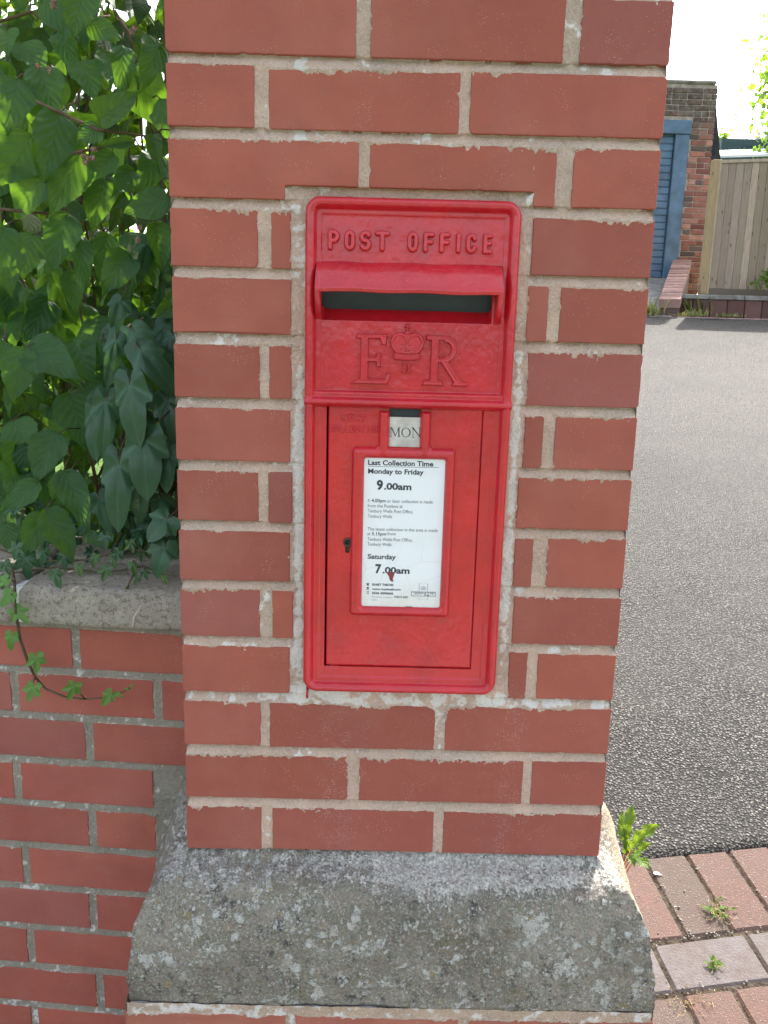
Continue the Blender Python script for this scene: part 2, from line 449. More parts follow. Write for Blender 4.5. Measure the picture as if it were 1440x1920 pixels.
M = dict(brick=mat_brick(), mortar=mat_mortar('sandy_mortar', (.24, .18, .135), (.74, .63, .53)), mortar_dk=mat_mortar('grey_mortar', (.12, .11, .085), (.44, .41, .34)),
         stone=mat_stone(), paint=mat_paint(), notice=mat_notice(), tarmac=mat_tarmac(), paver=mat_paver(),
         wood=mat_wood(), oldbrick=mat_oldbrick(),
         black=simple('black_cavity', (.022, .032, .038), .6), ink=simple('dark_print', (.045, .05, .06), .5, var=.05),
         greyprint=simple('grey_print', (.30, .31, .32), .5, var=.05), whiteprint=simple('white_print', (.75, .75, .73), .5, var=.03),
         metal=simple('brushed_tablet_metal', (.50, .48, .44), .42, .3, 300, .2, 60, .5),
         rust=simple('brown_undercoat', (.21, .045, .045), .6),
         lock=simple('dark_lock_metal', (.05, .035, .03), .35),
         coping=None, soil=simple('garden_soil', (.060, .048, .036), .95, .8, 60, .4, 12, .1, .02),
         grass=simple('lawn_green', (.07, .13, .03), .9, .6, 80, .4, 3, .2, .03),
         bark=simple('brown_twig', (.12, .075, .05), .8, .5, 200, .3, 60, .2),
         stem=simple('ivy_stem', (.10, .075, .045), .8, .5, 300, .3, 60, .2),
         blue=simple('blue_painted_door', (.085, .150, .225), .55, .3, 14, .22, 5, .4),
         roof=simple('dark_felt_roof', (.035, .038, .042), .8, .6, 30, .3, 8, .2, .01),
         shedgreen=simple('blue_green_cladding', (.05, .085, .09), .6, .2, 20, .2, 4, .3),
         whiteroof=simple('pale_roof_sheet', (.65, .66, .66), .6, .1, 20, .1, 4, .3),
         concrete=simple('grey_concrete', (.22, .21, .19), .9, .6, 40, .3, 9, .2, .008),
         grit=simple('pale_grit', (.20, .185, .165), .7, .4, 200, .5, 300, .4))

def mat_coping():
    t = NT('weathered_coping_stone')
    n1 = t.noise(22, 5, .65); n2 = t.noise(140, 5, .7); n3 = t.noise(600, 3)
    c = t.mix(t.ramp(n1, .35, .7), (.34, .305, .25), (.45, .41, .335))
    c = t.mix(t.ramp(n2, .52, .64, 0, .75), c, (.13, .10, .075))
    c = t.mix(t.ramp(n2, .42, .34, 0, .6), c, (.46, .42, .36))
    c = t.mix(t.ramp(n3, .4, .62, .4, 0), c, (.09, .075, .06))
    return t.fin(c, .95, t.bump(t.math('ADD', n2, t.math('MULTIPLY', n3, .4)), .9, .004), .15)
M['coping'] = mat_coping()
LEAF = mat_leaf('broad_leaf', (.028, .074, .030), (.062, .140, .046), (.27, .54, .03), .32, .5, spec=.25)
LEAF2 = mat_leaf('hedge_leaf', (.05, .12, .03), (.09, .19, .04), (.38, .62, .05), .42, .5)
LEAF_SHADE = mat_leaf('shaded_inner_leaf', (.014, .040, .016), (.028, .072, .024), (.22, .42, .02), .16, .5, spec=.2)  # darker copy of the broad leaf; interior shade put into the colour
IVY = mat_leaf('ivy_leaf', (.022, .070, .034), (.040, .105, .045), (.14, .34, .03), .15, .34, 'ivy', .4)
IVYL = mat_leaf('young_ivy_leaf', (.07, .19, .035), (.11, .25, .06), (.30, .5, .05), .25, .38, 'ivy', .4)
WEED = mat_leaf('dandelion_leaf', (.065, .15, .025), (.11, .21, .035), (.28, .42, .03), .35, .45)

# ------------------------------------------------------------------ masonry builder
def rect(x0, x1, z0, z1, depth=.02, dep2=None): return dict(r=[(x0, x1, z0, z1)], o=None, d=depth)
def outline(b):
    if b['o']: return [np.array(p) for p in b['o']]
    x0, x1, z0, z1 = b['r'][0]; return [np.array(p) for p in ((x0, z0), (x1, z0), (x1, z1), (x0, z1))]

def masonry(parent, T, bricks, ext, step, mort_mat, base_m, brickcols, rec=4.4, smear=.5, lich=None, edge=0, nameb='brickwork', namem='mortar', bmat=None, rough=1., mask=None, seed=0):
    """T(u, w, h)->world; bricks in local metres; ext=(u0,u1,w0,w1)"""
    rg = np.random.default_rng(11 + seed)
    V = []; F = []; Cc = []
    for b in bricks:
        o = outline(b); n = len(o); P = []
        # round the corners a little and resample with jitter
        rad = .0018
        for i in range(n):
            a, p, q = o[i - 1], o[i], o[(i + 1) % n]
            da = (a - p) / np.linalg.norm(a - p); dq = (q - p) / np.linalg.norm(q - p)
            rr = rad * rg.uniform(.6, 2.2 if rg.random() < .85 else 4)
            for tt in (0, .33, .67, 1):
                P.append((1 - tt) ** 2 * (p + da * rr) + 2 * (1 - tt) * tt * p + tt * tt * (p + dq * rr))
            L = np.linalg.norm(q - p); m = max(1, int(L / .006))
            nr = np.array([dq[1], -dq[0]])
            for k in range(1, m):
                w = p + dq * rr + (q - p - 2 * dq * rr) * k / m
                P.append(w - nr * (abs(rg.normal(0, .00022 * rough)) + (.0012 * rough * rg.random() if rg.random() < .05 * rough else 0)))
        P = np.array(P); m = len(P)
        cen = P.mean(0)
        nx = np.roll(P, -1, 0) - np.roll(P, 1, 0); nx = np.stack([-nx[:, 1], nx[:, 0]], 1); nx /= np.linalg.norm(nx, axis=1)[:, None]
        off = rg.normal(0, .00035) ; tx, tz = rg.normal(0, .003, 2)
        h = lambda q, hh: hh + off + (q[:, 0] - cen[0]) * tx * .5 + (q[:, 1] - cen[1]) * tz * .5
        in1 = P + nx * .0011
        rings = [(in1, h(in1, 0)), (P + nx * .0003, h(P, -.0004)), (P, h(P, -.0012)), (P, np.full(m, -b['d']))]
        n0 = sum(len(v) for v in V)
        for q, hh in rings: V.append(np.array([T(q[i, 0], q[i, 1], hh[i]) for i in range(m)]))
        F.append(tuple(n0 + i for i in range(m)))
        for r_ in range(3):
            for i in range(m):
                j = (i + 1) % m
                F.append((n0 + r_ * m + i, n0 + (r_ + 1) * m + i, n0 + (r_ + 1) * m + j, n0 + r_ * m + j))
        F.append(tuple(n0 + 3 * m + i for i in range(m))[::-1])
        c = brickcols(b, rg); Cc += [c] * (4 * m)
    ob = mesh(nameb, np.concatenate(V), F, bmat or M['brick'], parent, cols=Cc)
    # mortar height field
    u = np.arange(ext[0], ext[1] + step * .5, step); w = np.arange(ext[2], ext[3] + step * .5, step)
    U, W = np.meshgrid(u, w)
    D = np.full(U.shape, 9.); A = D.copy(); B = D.copy(); Cp = D.copy(); topin = D.copy(); sidein = D.copy(); botin = D.copy()
    wu = (fbm(U * 90, W * 90, 3, seed) - .5) * .0016; ww = (fbm(U * 90, W * 90, 3, seed + 3) - .5) * .0016
    Uj, Wj = U + wu, W + ww
    for b in bricks:
        for (x0, x1, z0, z1) in b['r']:
            i0 = np.searchsorted(u, x0 - .03); i1 = np.searchsorted(u, x1 + .03); j0 = np.searchsorted(w, z0 - .03); j1 = np.searchsorted(w, z1 + .03)
            if i1 <= i0 or j1 <= j0: continue
            sl = (slice(j0, j1), slice(i0, i1)); UU = Uj[sl]; WW = Wj[sl]
            dx = np.maximum(x0 - UU, UU - x1); dz = np.maximum(z0 - WW, WW - z1)
            d = np.hypot(np.maximum(dx, 0), np.maximum(dz, 0)) + np.minimum(np.maximum(dx, dz), 0)
            D[sl] = np.minimum(D[sl], d)
            A[sl] = np.where(WW > z1, np.minimum(A[sl], d), A[sl]); B[sl] = np.where(WW < z0, np.minimum(B[sl], d), B[sl])
            mid = (WW >= z0) & (WW <= z1) & (d > 0); Cp[sl] = np.where(mid, np.minimum(Cp[sl], d), Cp[sl])
            ins = d <= 0
            topin[sl] = np.where(ins, z1 - WW, topin[sl]); botin[sl] = np.where(ins, WW - z0, botin[sl])
            sidein[sl] = np.where(ins, np.minimum(UU - x0, x1 - UU), sidein[sl])
    n1 = fbm(U * 160, W * 160, 4, seed + 1) - .5; n2 = fbm(U * 38, W * 38, 3, seed + 2) - .5
    bed = -(.2 + rec * np.clip(A / (A + B + 1e-6), 0, 1) ** 1.2)
    perp = -1.7 + 0 * bed
    k = sstep(-.002, .003, np.minimum(A, B) - Cp)
    H = bed * (1 - k) + perp * k
    H = H + n1 * 2.0 + n2 * 2.4
    hin = np.maximum(np.maximum(smear - .42 * topin * 1000, -.35 - .8 * sidein * 1000), -2.2 - 1.2 * botin * 1000)
    n3 = fbm(U * 420, W * 420, 3, seed + 6) - .5; am = .15 + 1.25 * sstep(.42, .66, fbm(U * 17, W * 45, 3, seed + 7))
    hin = np.maximum(hin - .75 + (n1 * 3.6 + n3 * 2.2) * am + n2 * 2.4 + .75 * am, -9)
    # keep beds clear of the hidden interior of a brick
    H = np.where(D > 0, H, hin) / 1000
    if edge: H = H - edge * sstep(.006, 0, np.minimum(U - ext[0], ext[1] - U))
    P = T(U.ravel(), W.ravel(), H.ravel())
    P = np.stack(P, 1) if isinstance(P, (tuple, list)) else P.T
    keep = H > -.0085
    if mask is not None: keep &= mask(U, W)
    Fm = gridfaces(len(u), len(w), keep)
    c = np.empty((U.size, 4)); c[:, 3] = 1
    v1 = fbm(U * 22, W * 22, 3, seed + 4)[..., None]; v2 = sstep(.5, .75, fbm(U * 9, W * 9, 3, seed + 5))[..., None]
    bm = np.array(base_m)
    cc = bm * (.80 + .4 * v1) * (1 - .35 * v2) + np.array([.36, .33, .28]) * .35 * v2
    eg = (sstep(.0016, .0002, D) * sstep(.35, .6, v1[..., 0]))[..., None]
    cc = cc * (1 - .55 * eg) + np.array([.66, .53, .45]) * .55 * eg
    if lich is not None:
        L = lich(U, W)[..., None]; L = sstep(.42, .58, L + (fbm(U * 110, W * 110, 4, seed + 6)[..., None] - .5) * 1.5)
        cc = cc * (1 - L) + np.array([.80, .78, .73]) * L
    c[:, :3] = cc.reshape(-1, 3)
    Pv, Fm, c = compact(np.asarray(P), Fm, c)
    om = mesh(namem, Pv, Fm, mort_mat, parent, smooth=True, cols=c)
    return ob, om

def plane_T(org, ex, nr):
    org = np.array(org, float); ex = np.array(ex, float); nr = np.array(nr, float)
    def T(u, w, h):
        return np.array([org[0] + ex[0] * u + nr[0] * h, org[1] + ex[1] * u + nr[1] * h, org[2] + w + 0 * u])
    return T
def redcol(b, rg):
    v = rg.uniform(.86, 1.10); k = rg.random()
    a = np.array([.345, .098, .063]) * (1 - k) + np.array([.300, .085, .062]) * k
    if rg.random() < .12: a = np.array([.262, .084, .068])
    return (*(a * v), 1)

# ------------------------------------------------------------------ PILLAR
H0, HP, HB = .6355, .0754, .0638
PD = .44
pillar = empty('brick_pillar', (.2785, .22, 0), 'red brick pillar on a lichen covered stone plinth, holding the red wall post box', 'pillar')
def z0(i): return H0 + i * HP
rowsX = {  # index 0 = course just above the plinth
 0: [(0, .1005), (.115, .3315), (.344, .557)], 1: [(0, .215), (.230, .447), (.4585, .557)], 2: [(0, .1005), (.112, .328), (.341, .557)],
 3: [(0, .138), (.4195, .4435), (.4565, .557)], 4: [(0, .1005), (.116, .1425), (.421, .557)], 5: [(0, .138), (.418, .4415), (.459, .557)],
 6: [(0, .0995), (.1115, .141), (.4175, .557)], 7: [(0, .1385), (.421, .4445), (.4585, .557)], 8: [(0, .102), (.113, .140), (.4205, .557)],
 9: [(0, .1395), (.416, .4405), (.4545, .557)], 10: [(0, .101), (.116, .139), (.417, .557)], 12: [(0, .098), (.1135, .327), (.3385, .557)],
 13: [(0, .2105), (.2255, .439), (.4565, .557)], 14: [(0, .1005), (.113, .328), (.340, .557)], 15: [(0, .214), (.227, .440), (.455, .557)]}
br = []
for i in range(16):
    a, b = z0(i), z0(i) + HB
    if i == 11:
        zc = a + .0155
        br.append(dict(r=[(0, .132, a, b), (.131, .2155, zc, b)], o=[(0, a), (.132, a), (.132, zc), (.2155, zc), (.2155, b), (0, b)], d=.10))
        br.append(dict(r=[(.2275, .415, zc, b), (.414, .440, a, b)], o=[(.2275, zc), (.415, zc), (.415, a), (.440, a), (.440, b), (.2275, b)], d=.09))
        br.append(rect(.4585, .557, a, b, .215)); continue
    for j, (x0, x1) in enumerate(rowsX[i]):
        dd = .06
        if x0 == 0: dd = .215 if (x1 < .12) else .1025
        if x1 == .557: dd = .215 if (x0 > .45) else .1025
        br.append(rect(x0, x1, a + rng.normal(0, .0004), b + rng.normal(0, .0004), dd))
def lich_p(U, W):
    L = np.zeros_like(U)
    near = np.exp(-((U - .149) / .006) ** 2) * (U < .157) + np.exp(-((U - .411) / .006) ** 2) * (U > .402)
    L += near * (.20 + .62 * sstep(1.36, 1.22, W) * sstep(.86, .95, W) - .25 * sstep(1.12, .95, W) * (U > .3))
    L += .38 * sstep(.875, .868, W) * sstep(.845, .853, W)            # bed right under the box
    L += .22 * np.exp(-((U - .107) / .012) ** 2) * (W < .71)
    L += .30 * sstep(.5, .66, fbm(U * 12, W * 12, 3, 2))
    return L
Tf = plane_T((0, 0, 0), (1, 0, 0), (0, -1, 0))
TOPZ = z0(15) + HB
masonry(pillar, Tf, br, (.0025, .5548, .630, TOPZ + .012), .00115, M['mortar'], (.60, .420, .320), redcol, rec=6.8, smear=.9, lich=lich_p,
        mask=lambda U, W: ~((U > .162) & (U < .400) & (W > .878) & (W < 1.462)), edge=.0006)
# side faces and back
def side_rows(L, firstA, firstB):
    out = []
    for i in range(16):
        a, b = z0(i), z0(i) + HB
        left = rowsX[i][0] if i in rowsX else (0, .132)
        x = firstA(i) + .012
        while x < L - .02:
            x1 = min(x + .215, L)
            out.append(rect(x, x1, a, b, .05)); x = x1 + .012
    return out
hdr = lambda i: (rowsX[i][0][1] < .12) if i in rowsX else False
hdrR = lambda i: (rowsX[i][-1][0] > .45) if i in rowsX else True
masonry(pillar, plane_T((.557, 0, 0), (0, 1, 0), (1, 0, 0)), side_rows(PD, lambda i: .215 if hdrR(i) else .1025, None), (.0008, PD - .004, .600, TOPZ + .012), .003, M['mortar'], (.46, .37, .28), redcol, seed=1, smear=.1)
masonry(pillar, plane_T((0, 0, 0), (0, 1, 0), (-1, 0, 0)), side_rows(PD, lambda i: .215 if hdr(i) else .1025, None), (.0008, PD - .004, .600, TOPZ + .012), .003, M['mortar'], (.40, .33, .26), redcol, seed=2, smear=.1)
bk = []
for i in range(16):
    a = z0(i); x = 0 if i % 2 else -.11
    while x < .55:
        bk.append(rect(max(x, 0), min(x + .215, .557), a, a + HB, .03)); x += .227
masonry(pillar, plane_T((.557, PD, 0), (-1, 0, 0), (0, 1, 0)), bk, (.004, .553, .600, TOPZ + .012), .004, M['mortar'], (.42, .34, .26), redcol, seed=3, smear=.1)
mb = MB()
mb.box((-.035, -.035, TOPZ + .010), (.592, PD + .035, TOPZ + .085), b=.012)
mb.build('capstone', M['coping'], pillar)

# plinth: profile swept round the pillar
prof = [(-.006, .640), (-.002, .634), (.004, .629), (.010, .622), (.022, .6175), (.033, .610), (.042, .600), (.050, .583), (.056, .562), (.061, .538), (.065, .512), (.067, .486), (.067, .466), (.0665, .457), (.063, .4505), (.052, .448), (.030, .447), (-.02, .446)]
prof = np.array(prof); prof[:, 0] += .0045 * sstep(.60, .56, prof[:, 1]) * (prof[:, 0] > .02)
seg = np.r_[0, np.cumsum(np.hypot(*np.diff(prof, axis=0).T))]
tt = np.arange(0, seg[-1], .0022); pf = np.stack([np.interp(tt, seg, prof[:, 0]), np.interp(tt, seg, prof[:, 1])], 1)
# perimeter stations: straight runs and corner fans, as (base point, outward dir)
st = []
def run(p, q, d, s):
    n = max(2, int(np.hypot(q[0] - p[0], q[1] - p[1]) / s))
    for k in range(n + 1): st.append((p[0] + (q[0] - p[0]) * k / n, p[1] + (q[1] - p[1]) * k / n, *d))
def fan(p, a0, a1, n):
    for k in range(1, n): 
        a = R_(a0 + (a1 - a0) * k / n)
        # squarish corner
        s_ = 1 / max(abs(math.cos(a)), abs(math.sin(a))); s_ = 1 + (s_ - 1) * .93
        st.append((p[0], p[1], math.cos(a) * s_, math.sin(a) * s_))
c_ = .003
run((c_, PD), (c_, c_), (-1, 0), .006); fan((c_, c_), 180, 270, 22)
run((c_, c_), (.557 - c_, c_), (0, -1), .0022); fan((.557 - c_, c_), 270, 360, 22)
run((.557 - c_, c_), (.557 - c_, PD), (1, 0), .005); fan((.557 - c_, PD), 0, 90, 8)
run((.557 - c_, PD), (c_, PD), (0, 1), .02); fan((c_, PD), 90, 180, 8)
st = np.array(st); ns = len(st); npf = len(pf)
sl = np.r_[0, np.cumsum(np.hypot(np.diff(st[:, 0]) + .05 * np.diff(st[:, 2]), np.diff(st[:, 1]) + .05 * np.diff(st[:, 3])))]
Sg, Tg = np.meshgrid(sl, tt); 
nz = (fbm(Sg * 14, Tg * 14, 4, 1) - .5) * .016 + (fbm(Sg * 55, Tg * 55, 4, 2) - .5) * .0075 + (fbm(Sg * 190, Tg * 190, 3, 4) - .5) * .0022
ledge = (fbm(Sg * 9 + Tg * 55, Tg * 16 - Sg * 3, 3, 5) - .5) * .010
sidew = sstep(.0, .10, st[:, 1])[None, :]
fade = sstep(0, .012, Tg) * sstep(seg[-1], seg[-1] - .02, Tg)
O = pf[:, 0][:, None] + (nz * .6 + ledge * (.15 + .85 * sidew)) * fade
Zp = pf[:, 1][:, None] + .052 * sidew * sstep(.50, .615, pf[:, 1])[:, None] + nz * .25 * fade
X = st[:, 0][None] + st[:, 2][None] * (O + 0) ; Y = st[:, 1][None] + st[:, 3][None] * O
P = np.stack([X, Y, Zp], -1)
ix = np.arange(npf * ns).reshape(npf, ns)
Fq = np.stack([ix[:-1], ix[1:], np.roll(ix[1:], -1, 1), np.roll(ix[:-1], -1, 1)], -1).reshape(-1, 4)
colp = np.zeros((npf, ns, 4)); colp[..., 3] = 1
lim = .50 * sstep(.596, .618, pf[:, 1])[:, None] * (1 - sidew) + .26 * sstep(.565, .60, pf[:, 1])[:, None] * sstep(.2, .5, fbm(Sg * 8, Tg * 2, 2, 3)) * (1 - sidew)
lim = lim + .26 * np.exp(-((X - .33) / .12) ** 2) * sstep(.54, .60, pf[:, 1])[:, None] * (1 - sidew)
colp[..., 0] = np.clip(lim, 0, 1)
colp[..., 1] = sstep(.562, .60, X) * sstep(-.05, -.01, Y) * .85
mesh('stone_plinth', P.reshape(-1, 3), Fq, M['stone'], pillar, smooth=True, cols=colp.reshape(-1, 4))
# footing courses under the plinth
def footcol(b, rg):
    v = rg.uniform(.8, 1.1); return (.36 * v, .13 * v, .085 * v, 1)
FT = .4415
def fbrk(L, s):
    out = []
    for i in range(7):
        t_ = FT - i * HP; x = -.004 if i % 2 == s else -.12
        while x < L - .02:
            a = max(x, 0); b = min(x + .215, L)
            if b - a > .02: out.append(rect(a, b, t_ - HB, t_, .1 if (a == 0 or b == L) else .04))
            x += .227
    return out
FO = .0690
def lich_f(U, W): return .30 + .25 * sstep(.45, .65, fbm(U * 8, W * 8, 3, 4)) 
masonry(pillar, plane_T((-FO, -FO, 0), (1, 0, 0), (0, -1, 0)), fbrk(.557 + 2 * FO, 0), (.003, .554 + 2 * FO, -.06, FT + .0155), .002, M['mortar'], (.50, .36, .25), footcol, seed=4, smear=1.2, lich=lich_f, rough=3., nameb='footing_brickwork', namem='footing_mortar')
masonry(pillar, plane_T((.557 + FO, -FO, 0), (0, 1, 0), (1, 0, 0)), fbrk(PD + FO, 1), (.003, PD + FO, -.06, FT + .0155), .004, M['mortar'], (.55, .40, .26), footcol, seed=5, smear=1.2, rough=3., nameb='footing_brickwork', namem='footing_mortar')

masonry(pillar, plane_T((-FO, -FO, 0), (0, 1, 0), (-1, 0, 0)), fbrk(.24 + FO, 1), (.003, .24 + FO, -.06, FT + .0155), .004, M['mortar'], (.45, .34, .25), footcol, seed=7, smear=1.0, rough=3., nameb='footing_brickwork', namem='footing_mortar')
mb = MB(); mb.box((-FO + .006, -FO + .006, -.06), (.557 + FO - .006, PD, FT + .010)); mb.build('footing_core', M['mortar'], pillar)

# ------------------------------------------------------------------ POST BOX
box = empty('post_box', (.2785, 0, 1.169), 'red cast iron wall post box with crowned cypher, set into the brick pillar', 'post box')
BX0, BX1, BZ0, BZ1 = .1550, .4030, .8700, 1.4690
def rrd(x, z, x0, x1, z0_, z1_, r):
    """distance inwards from a rounded rectangle"""
    cx, cz = (x0 + x1) / 2, (z0_ + z1_) / 2; hx, hz = (x1 - x0) / 2 - r, (z1_ - z0_) / 2 - r
    dx = np.abs(x - cx) - hx; dz = np.abs(z - cz) - hz
    return -(np.hypot(np.maximum(dx, 0), np.maximum(dz, 0)) + np.minimum(np.maximum(dx, dz), 0) - r)
def smax(a, b, k):
    h = np.clip(.5 + .5 * (a - b) / k, 0, 1); return b * (1 - h) + a * h + k * h * (1 - h)
def paintlumps(X, Z, s=0, a=.5):
    return ((fbm(X * 60, Z * 45, 3, s) - .5) * a * 1.6 + (fbm(X * 260, Z * 200, 3, s + 2) - .5) * a * .55) / 1000
DX0, DX1, DZ0, DZ1 = .1835, .3690, .9050, 1.2310
AP = (.1765, .3735, 1.3490, 1.3665)   # aperture
stp = .0009
u = np.arange(BX0, BX1 + stp * .5, stp); w = np.arange(BZ0, BZ1 + stp * .5, stp); U, W = np.meshgrid(u, w)
d = rrd(U, W, BX0, BX1, BZ0, BZ1, .019) * 1000     # mm
bead = np.where(d < 15.5, 17.5 * np.sqrt(np.clip(1 - ((d - 7) / 8.5) ** 2, 0, 1)), 0) ; bead = np.where(d < 7, 20 * np.sqrt(np.clip(1 - ((d - 7) / 7.2) ** 2, 0, 1)) * .875, bead)
base = np.where(W > 1.238, 6.0, 7.5)
rim = np.where(W > 1.238, 2.2 * sstep(20.5, 18.8, d), 0)
rim = rim + np.where(W < 1.238, 1.6 * sstep(21.5, 20.2, d), 0)
Hh = smax(bead, base + rim, 1.6)
bandd = np.abs(W - 1.2385) * 1000
bnd = 19.5 * np.sqrt(np.clip(1 - (bandd / 7.4) ** 2, 0, 1)) * sstep(-2, 2, d)
Hh = smax(Hh, bnd, 1.2)
Hh = smax(Hh, np.where((W > 1.238) & (d > 10), 12.5 * sstep(1.2535, 1.2495, W), 0), 1.0)
# recessed lower lip of the aperture
inap = sstep(AP[0] - .001, AP[0] + .001, U) * sstep(AP[1] + .001, AP[1] - .001, U)
lip = sstep(1.3325, 1.3340, W) * sstep(1.3675, 1.3665, W) * inap
Hh = Hh * (1 - lip) + (2.0 - 17 * np.clip((W - 1.3335) * 1000 / 15, 0, 1)) * lip
Hh = Hh + paintlumps(U, W, 0) * 1000
outm = d > 0
Hh = np.where(d < .9, np.minimum(Hh, -1.0 + 6 * d), Hh)
isdoor = (U > DX0 - .0004) & (U < DX1 + .0004) & (W > DZ0 - .0004) & (W < DZ1 + .0006)
isap = (U > AP[0]) & (U < AP[1]) & (W > AP[2]) & (W < AP[3])
# fall into the gap round the door
dd_ = -rrd(U, W, DX0, DX1, DZ0, DZ1 + .01, .002) * 1000
Hh = np.where((dd_ < 1.3) & (dd_ > -2) & (W < DZ1), Hh - np.where((U < .2), 2.6, .5) * sstep(1.3, .2, dd_), Hh)
keep = (d > 0) & ~isdoor & ~isap
V = np.stack([U, -Hh / 1000, W], -1).reshape(-1, 3)
# rounded-rect boundary: drop a skirt by snapping
Fq = gridfaces(len(u), len(w), keep); V, Fq = compact(V, Fq)
casing = mesh('casing', V, Fq, M['paint'], box, smooth=True)
# smooth outer skirt of the casing, and the dark inside
mb = MB(); ring = []
for (cx, cz, a0) in ((BX1 - .0195, BZ1 - .0195, 0), (BX0 + .0195, BZ1 - .0195, 90), (BX0 + .0195, BZ0 + .0195, 180), (BX1 - .0195, BZ0 + .0195, 270)):
    for k in range(13):
        a = R_(a0 + 90 * k / 12); ring.append((cx + .019 * math.cos(a), cz + .019 * math.sin(a), math.cos(a), math.sin(a)))
lev = [(-.0016, -.0085), (-.0008, -.0055), (-.0001, -.002), (0.0002, .002), (.0002, .02)]
nr = len(ring); VV = [(x + nx_ * o, y, z + nz_ * o) for (o, y) in lev for (x, z, nx_, nz_) in ring]
FF = [(l * nr + i, l * nr + (i + 1) % nr, (l + 1) * nr + (i + 1) % nr, (l + 1) * nr + i) for l in range(len(lev) - 1) for i in range(nr)]
mb.add(VV, FF); mb.build('casing_edge', M['paint'], box, smooth=True)
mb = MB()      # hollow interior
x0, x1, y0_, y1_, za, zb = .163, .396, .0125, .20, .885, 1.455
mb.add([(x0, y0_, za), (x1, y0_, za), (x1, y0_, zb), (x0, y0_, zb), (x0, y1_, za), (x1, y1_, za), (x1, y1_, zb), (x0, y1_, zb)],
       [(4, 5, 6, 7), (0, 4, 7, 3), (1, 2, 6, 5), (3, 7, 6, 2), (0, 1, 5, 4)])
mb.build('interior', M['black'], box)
mb = MB(); mb.add([(.170, .004, 1.372), (.381, .004, 1.372), (.381, .018, 1.332), (.170, .018, 1.332)], [(0, 1, 2, 3)]); mb.build('inner_flap', simple('slate_blue_flap', (.016, .032, .042), .5), box)

# hood over the aperture: closed cast shell
def hoodpts():
    prf = [(-.005, 1.3985), (-.0075, 1.3975), (-.012, 1.3935), (-.020, 1.3850), (-.0285, 1.3735), (-.0315, 1.3695), (-.0325, 1.3660), (-.0315, 1.3632), (-.0275, 1.3628), (-.0240, 1.3665), (-.014, 1.3700), (.004, 1.3715)]
    return prf
mb = MB(); prf = hoodpts(); HX0, HX1 = .1695, .3825
n_ = 60; V = []
for k in range(n_ + 1):
    f = k / n_; x = HX0 + (HX1 - HX0) * f
    for (y, z) in prf: V.append((x, y + .0004 * math.sin(f * 31) , z + .0005 * math.sin(f * 17 + y * 60) - .0012 * f * 0))
m_ = len(prf); F = []
for k in range(n_):
    for j in range(m_ - 1): F.append((k * m_ + j, k * m_ + j + 1, (k + 1) * m_ + j + 1, (k + 1) * m_ + j))
mb.add(V, F)
# cheeks
for sx, xo in ((1, HX0), (-1, HX1)):
    ck = [(-.004, 1.3985), (-.0075, 1.3978), (-.012, 1.3937), (-.020, 1.3852), (-.0285, 1.3737), (-.0317, 1.3690), (-.0327, 1.3655), (-.0318, 1.3605), (-.0290, 1.352), (-.0215, 1.3415), (-.0130, 1.3345), (-.005, 1.3315), (.003, 1.3315), (.003, 1.3985)]
    t0, t1 = xo, xo + sx * .0062
    A_ = [(t0 + sx * .0, y, z) for y, z in ck]; cy = sum(y for y, z in ck) / len(ck); cz = sum(z for y, z in ck) / len(ck)
    lay = []
    for (xx, sh) in ((t0 + sx * .0018, -.0), (t0 - sx * .0002, .0016), (t0 - sx * .0002, .0016), (t1 - sx * .0016, -.0), (t1, .0014)):
        pass
    L0 = [(t0 - sx * .0003, y + (cy - y) * .12, z + (cz - z) * .05) for y, z in ck]; L1 = [(t0 + sx * .0014, y, z) for y, z in ck]
    L2 = [(t1 - sx * .0014, y, z) for y, z in ck]; L3 = [(t1, y + (cy - y) * .12, z + (cz - z) * .05) for y, z in ck]
    V = L0 + L1 + L2 + L3; n = len(ck)
    F = [tuple(range(n)), tuple(3 * n + i for i in range(n))[::-1]]
    for l in range(3):
        for i in range(n): F.append((l * n + i, l * n + (i + 1) % n, (l + 1) * n + (i + 1) % n, (l + 1) * n + i))
    mb.add(V, F)
hood = mb.build('hood', M['paint'], box, smooth=True)
md = hood.modifiers.new('es', 'EDGE_SPLIT'); md.split_angle = R_(50)

# door
u = np.arange(DX0 + .0005, DX1 + .0022, stp); w = np.arange(DZ0 - .0010, DZ1 + .0022, stp); U, W = np.meshgrid(u, w)
d = np.minimum(np.minimum(U - DX0 - .0008, DX1 - U + .0002), W - DZ0) * 1000
Hh = 7.8 + paintlumps(U, W, 3, .5) * 1000
Hh = Hh - np.where(U < DX0 + .006, 7, 1.5) * sstep(1.0, -.5, d) - .8 * sstep(3.0, .6, d)
slot = (U > .2590) & (U < .2945) & (W > 1.222)
Hh = np.where((U > .2575) & (U < .2955) & (W > 1.190), 1.5, Hh)
kd = np.hypot(U - .2101, W - 1.0672) * 1000; kd2 = np.hypot((U - .2101), np.clip(np.abs(W - 1.0600) - .004, 0, 1)) * 1000
kh = (kd < 3.2) | (kd2 < 2.0)
V = np.stack([U, -Hh / 1000, W], -1).reshape(-1, 3)
Fq = gridfaces(len(u), len(w), ~kh); V, Fq = compact(V, Fq)
door = mesh('door', V, Fq, M['paint'], box, smooth=True)
door['label'] = 'flat red door of the box with a raised notice frame'
mb = MB()
mb.tube([(.2101, -.0092 + 0 * k, 1.0672) if False else (.2101 + .0040 * math.cos(k / 20 * 2 * math.pi), -.0088, 1.0668 + .0046 * math.sin(k / 20 * 2 * math.pi)) for k in range(21)], .0014, 8)
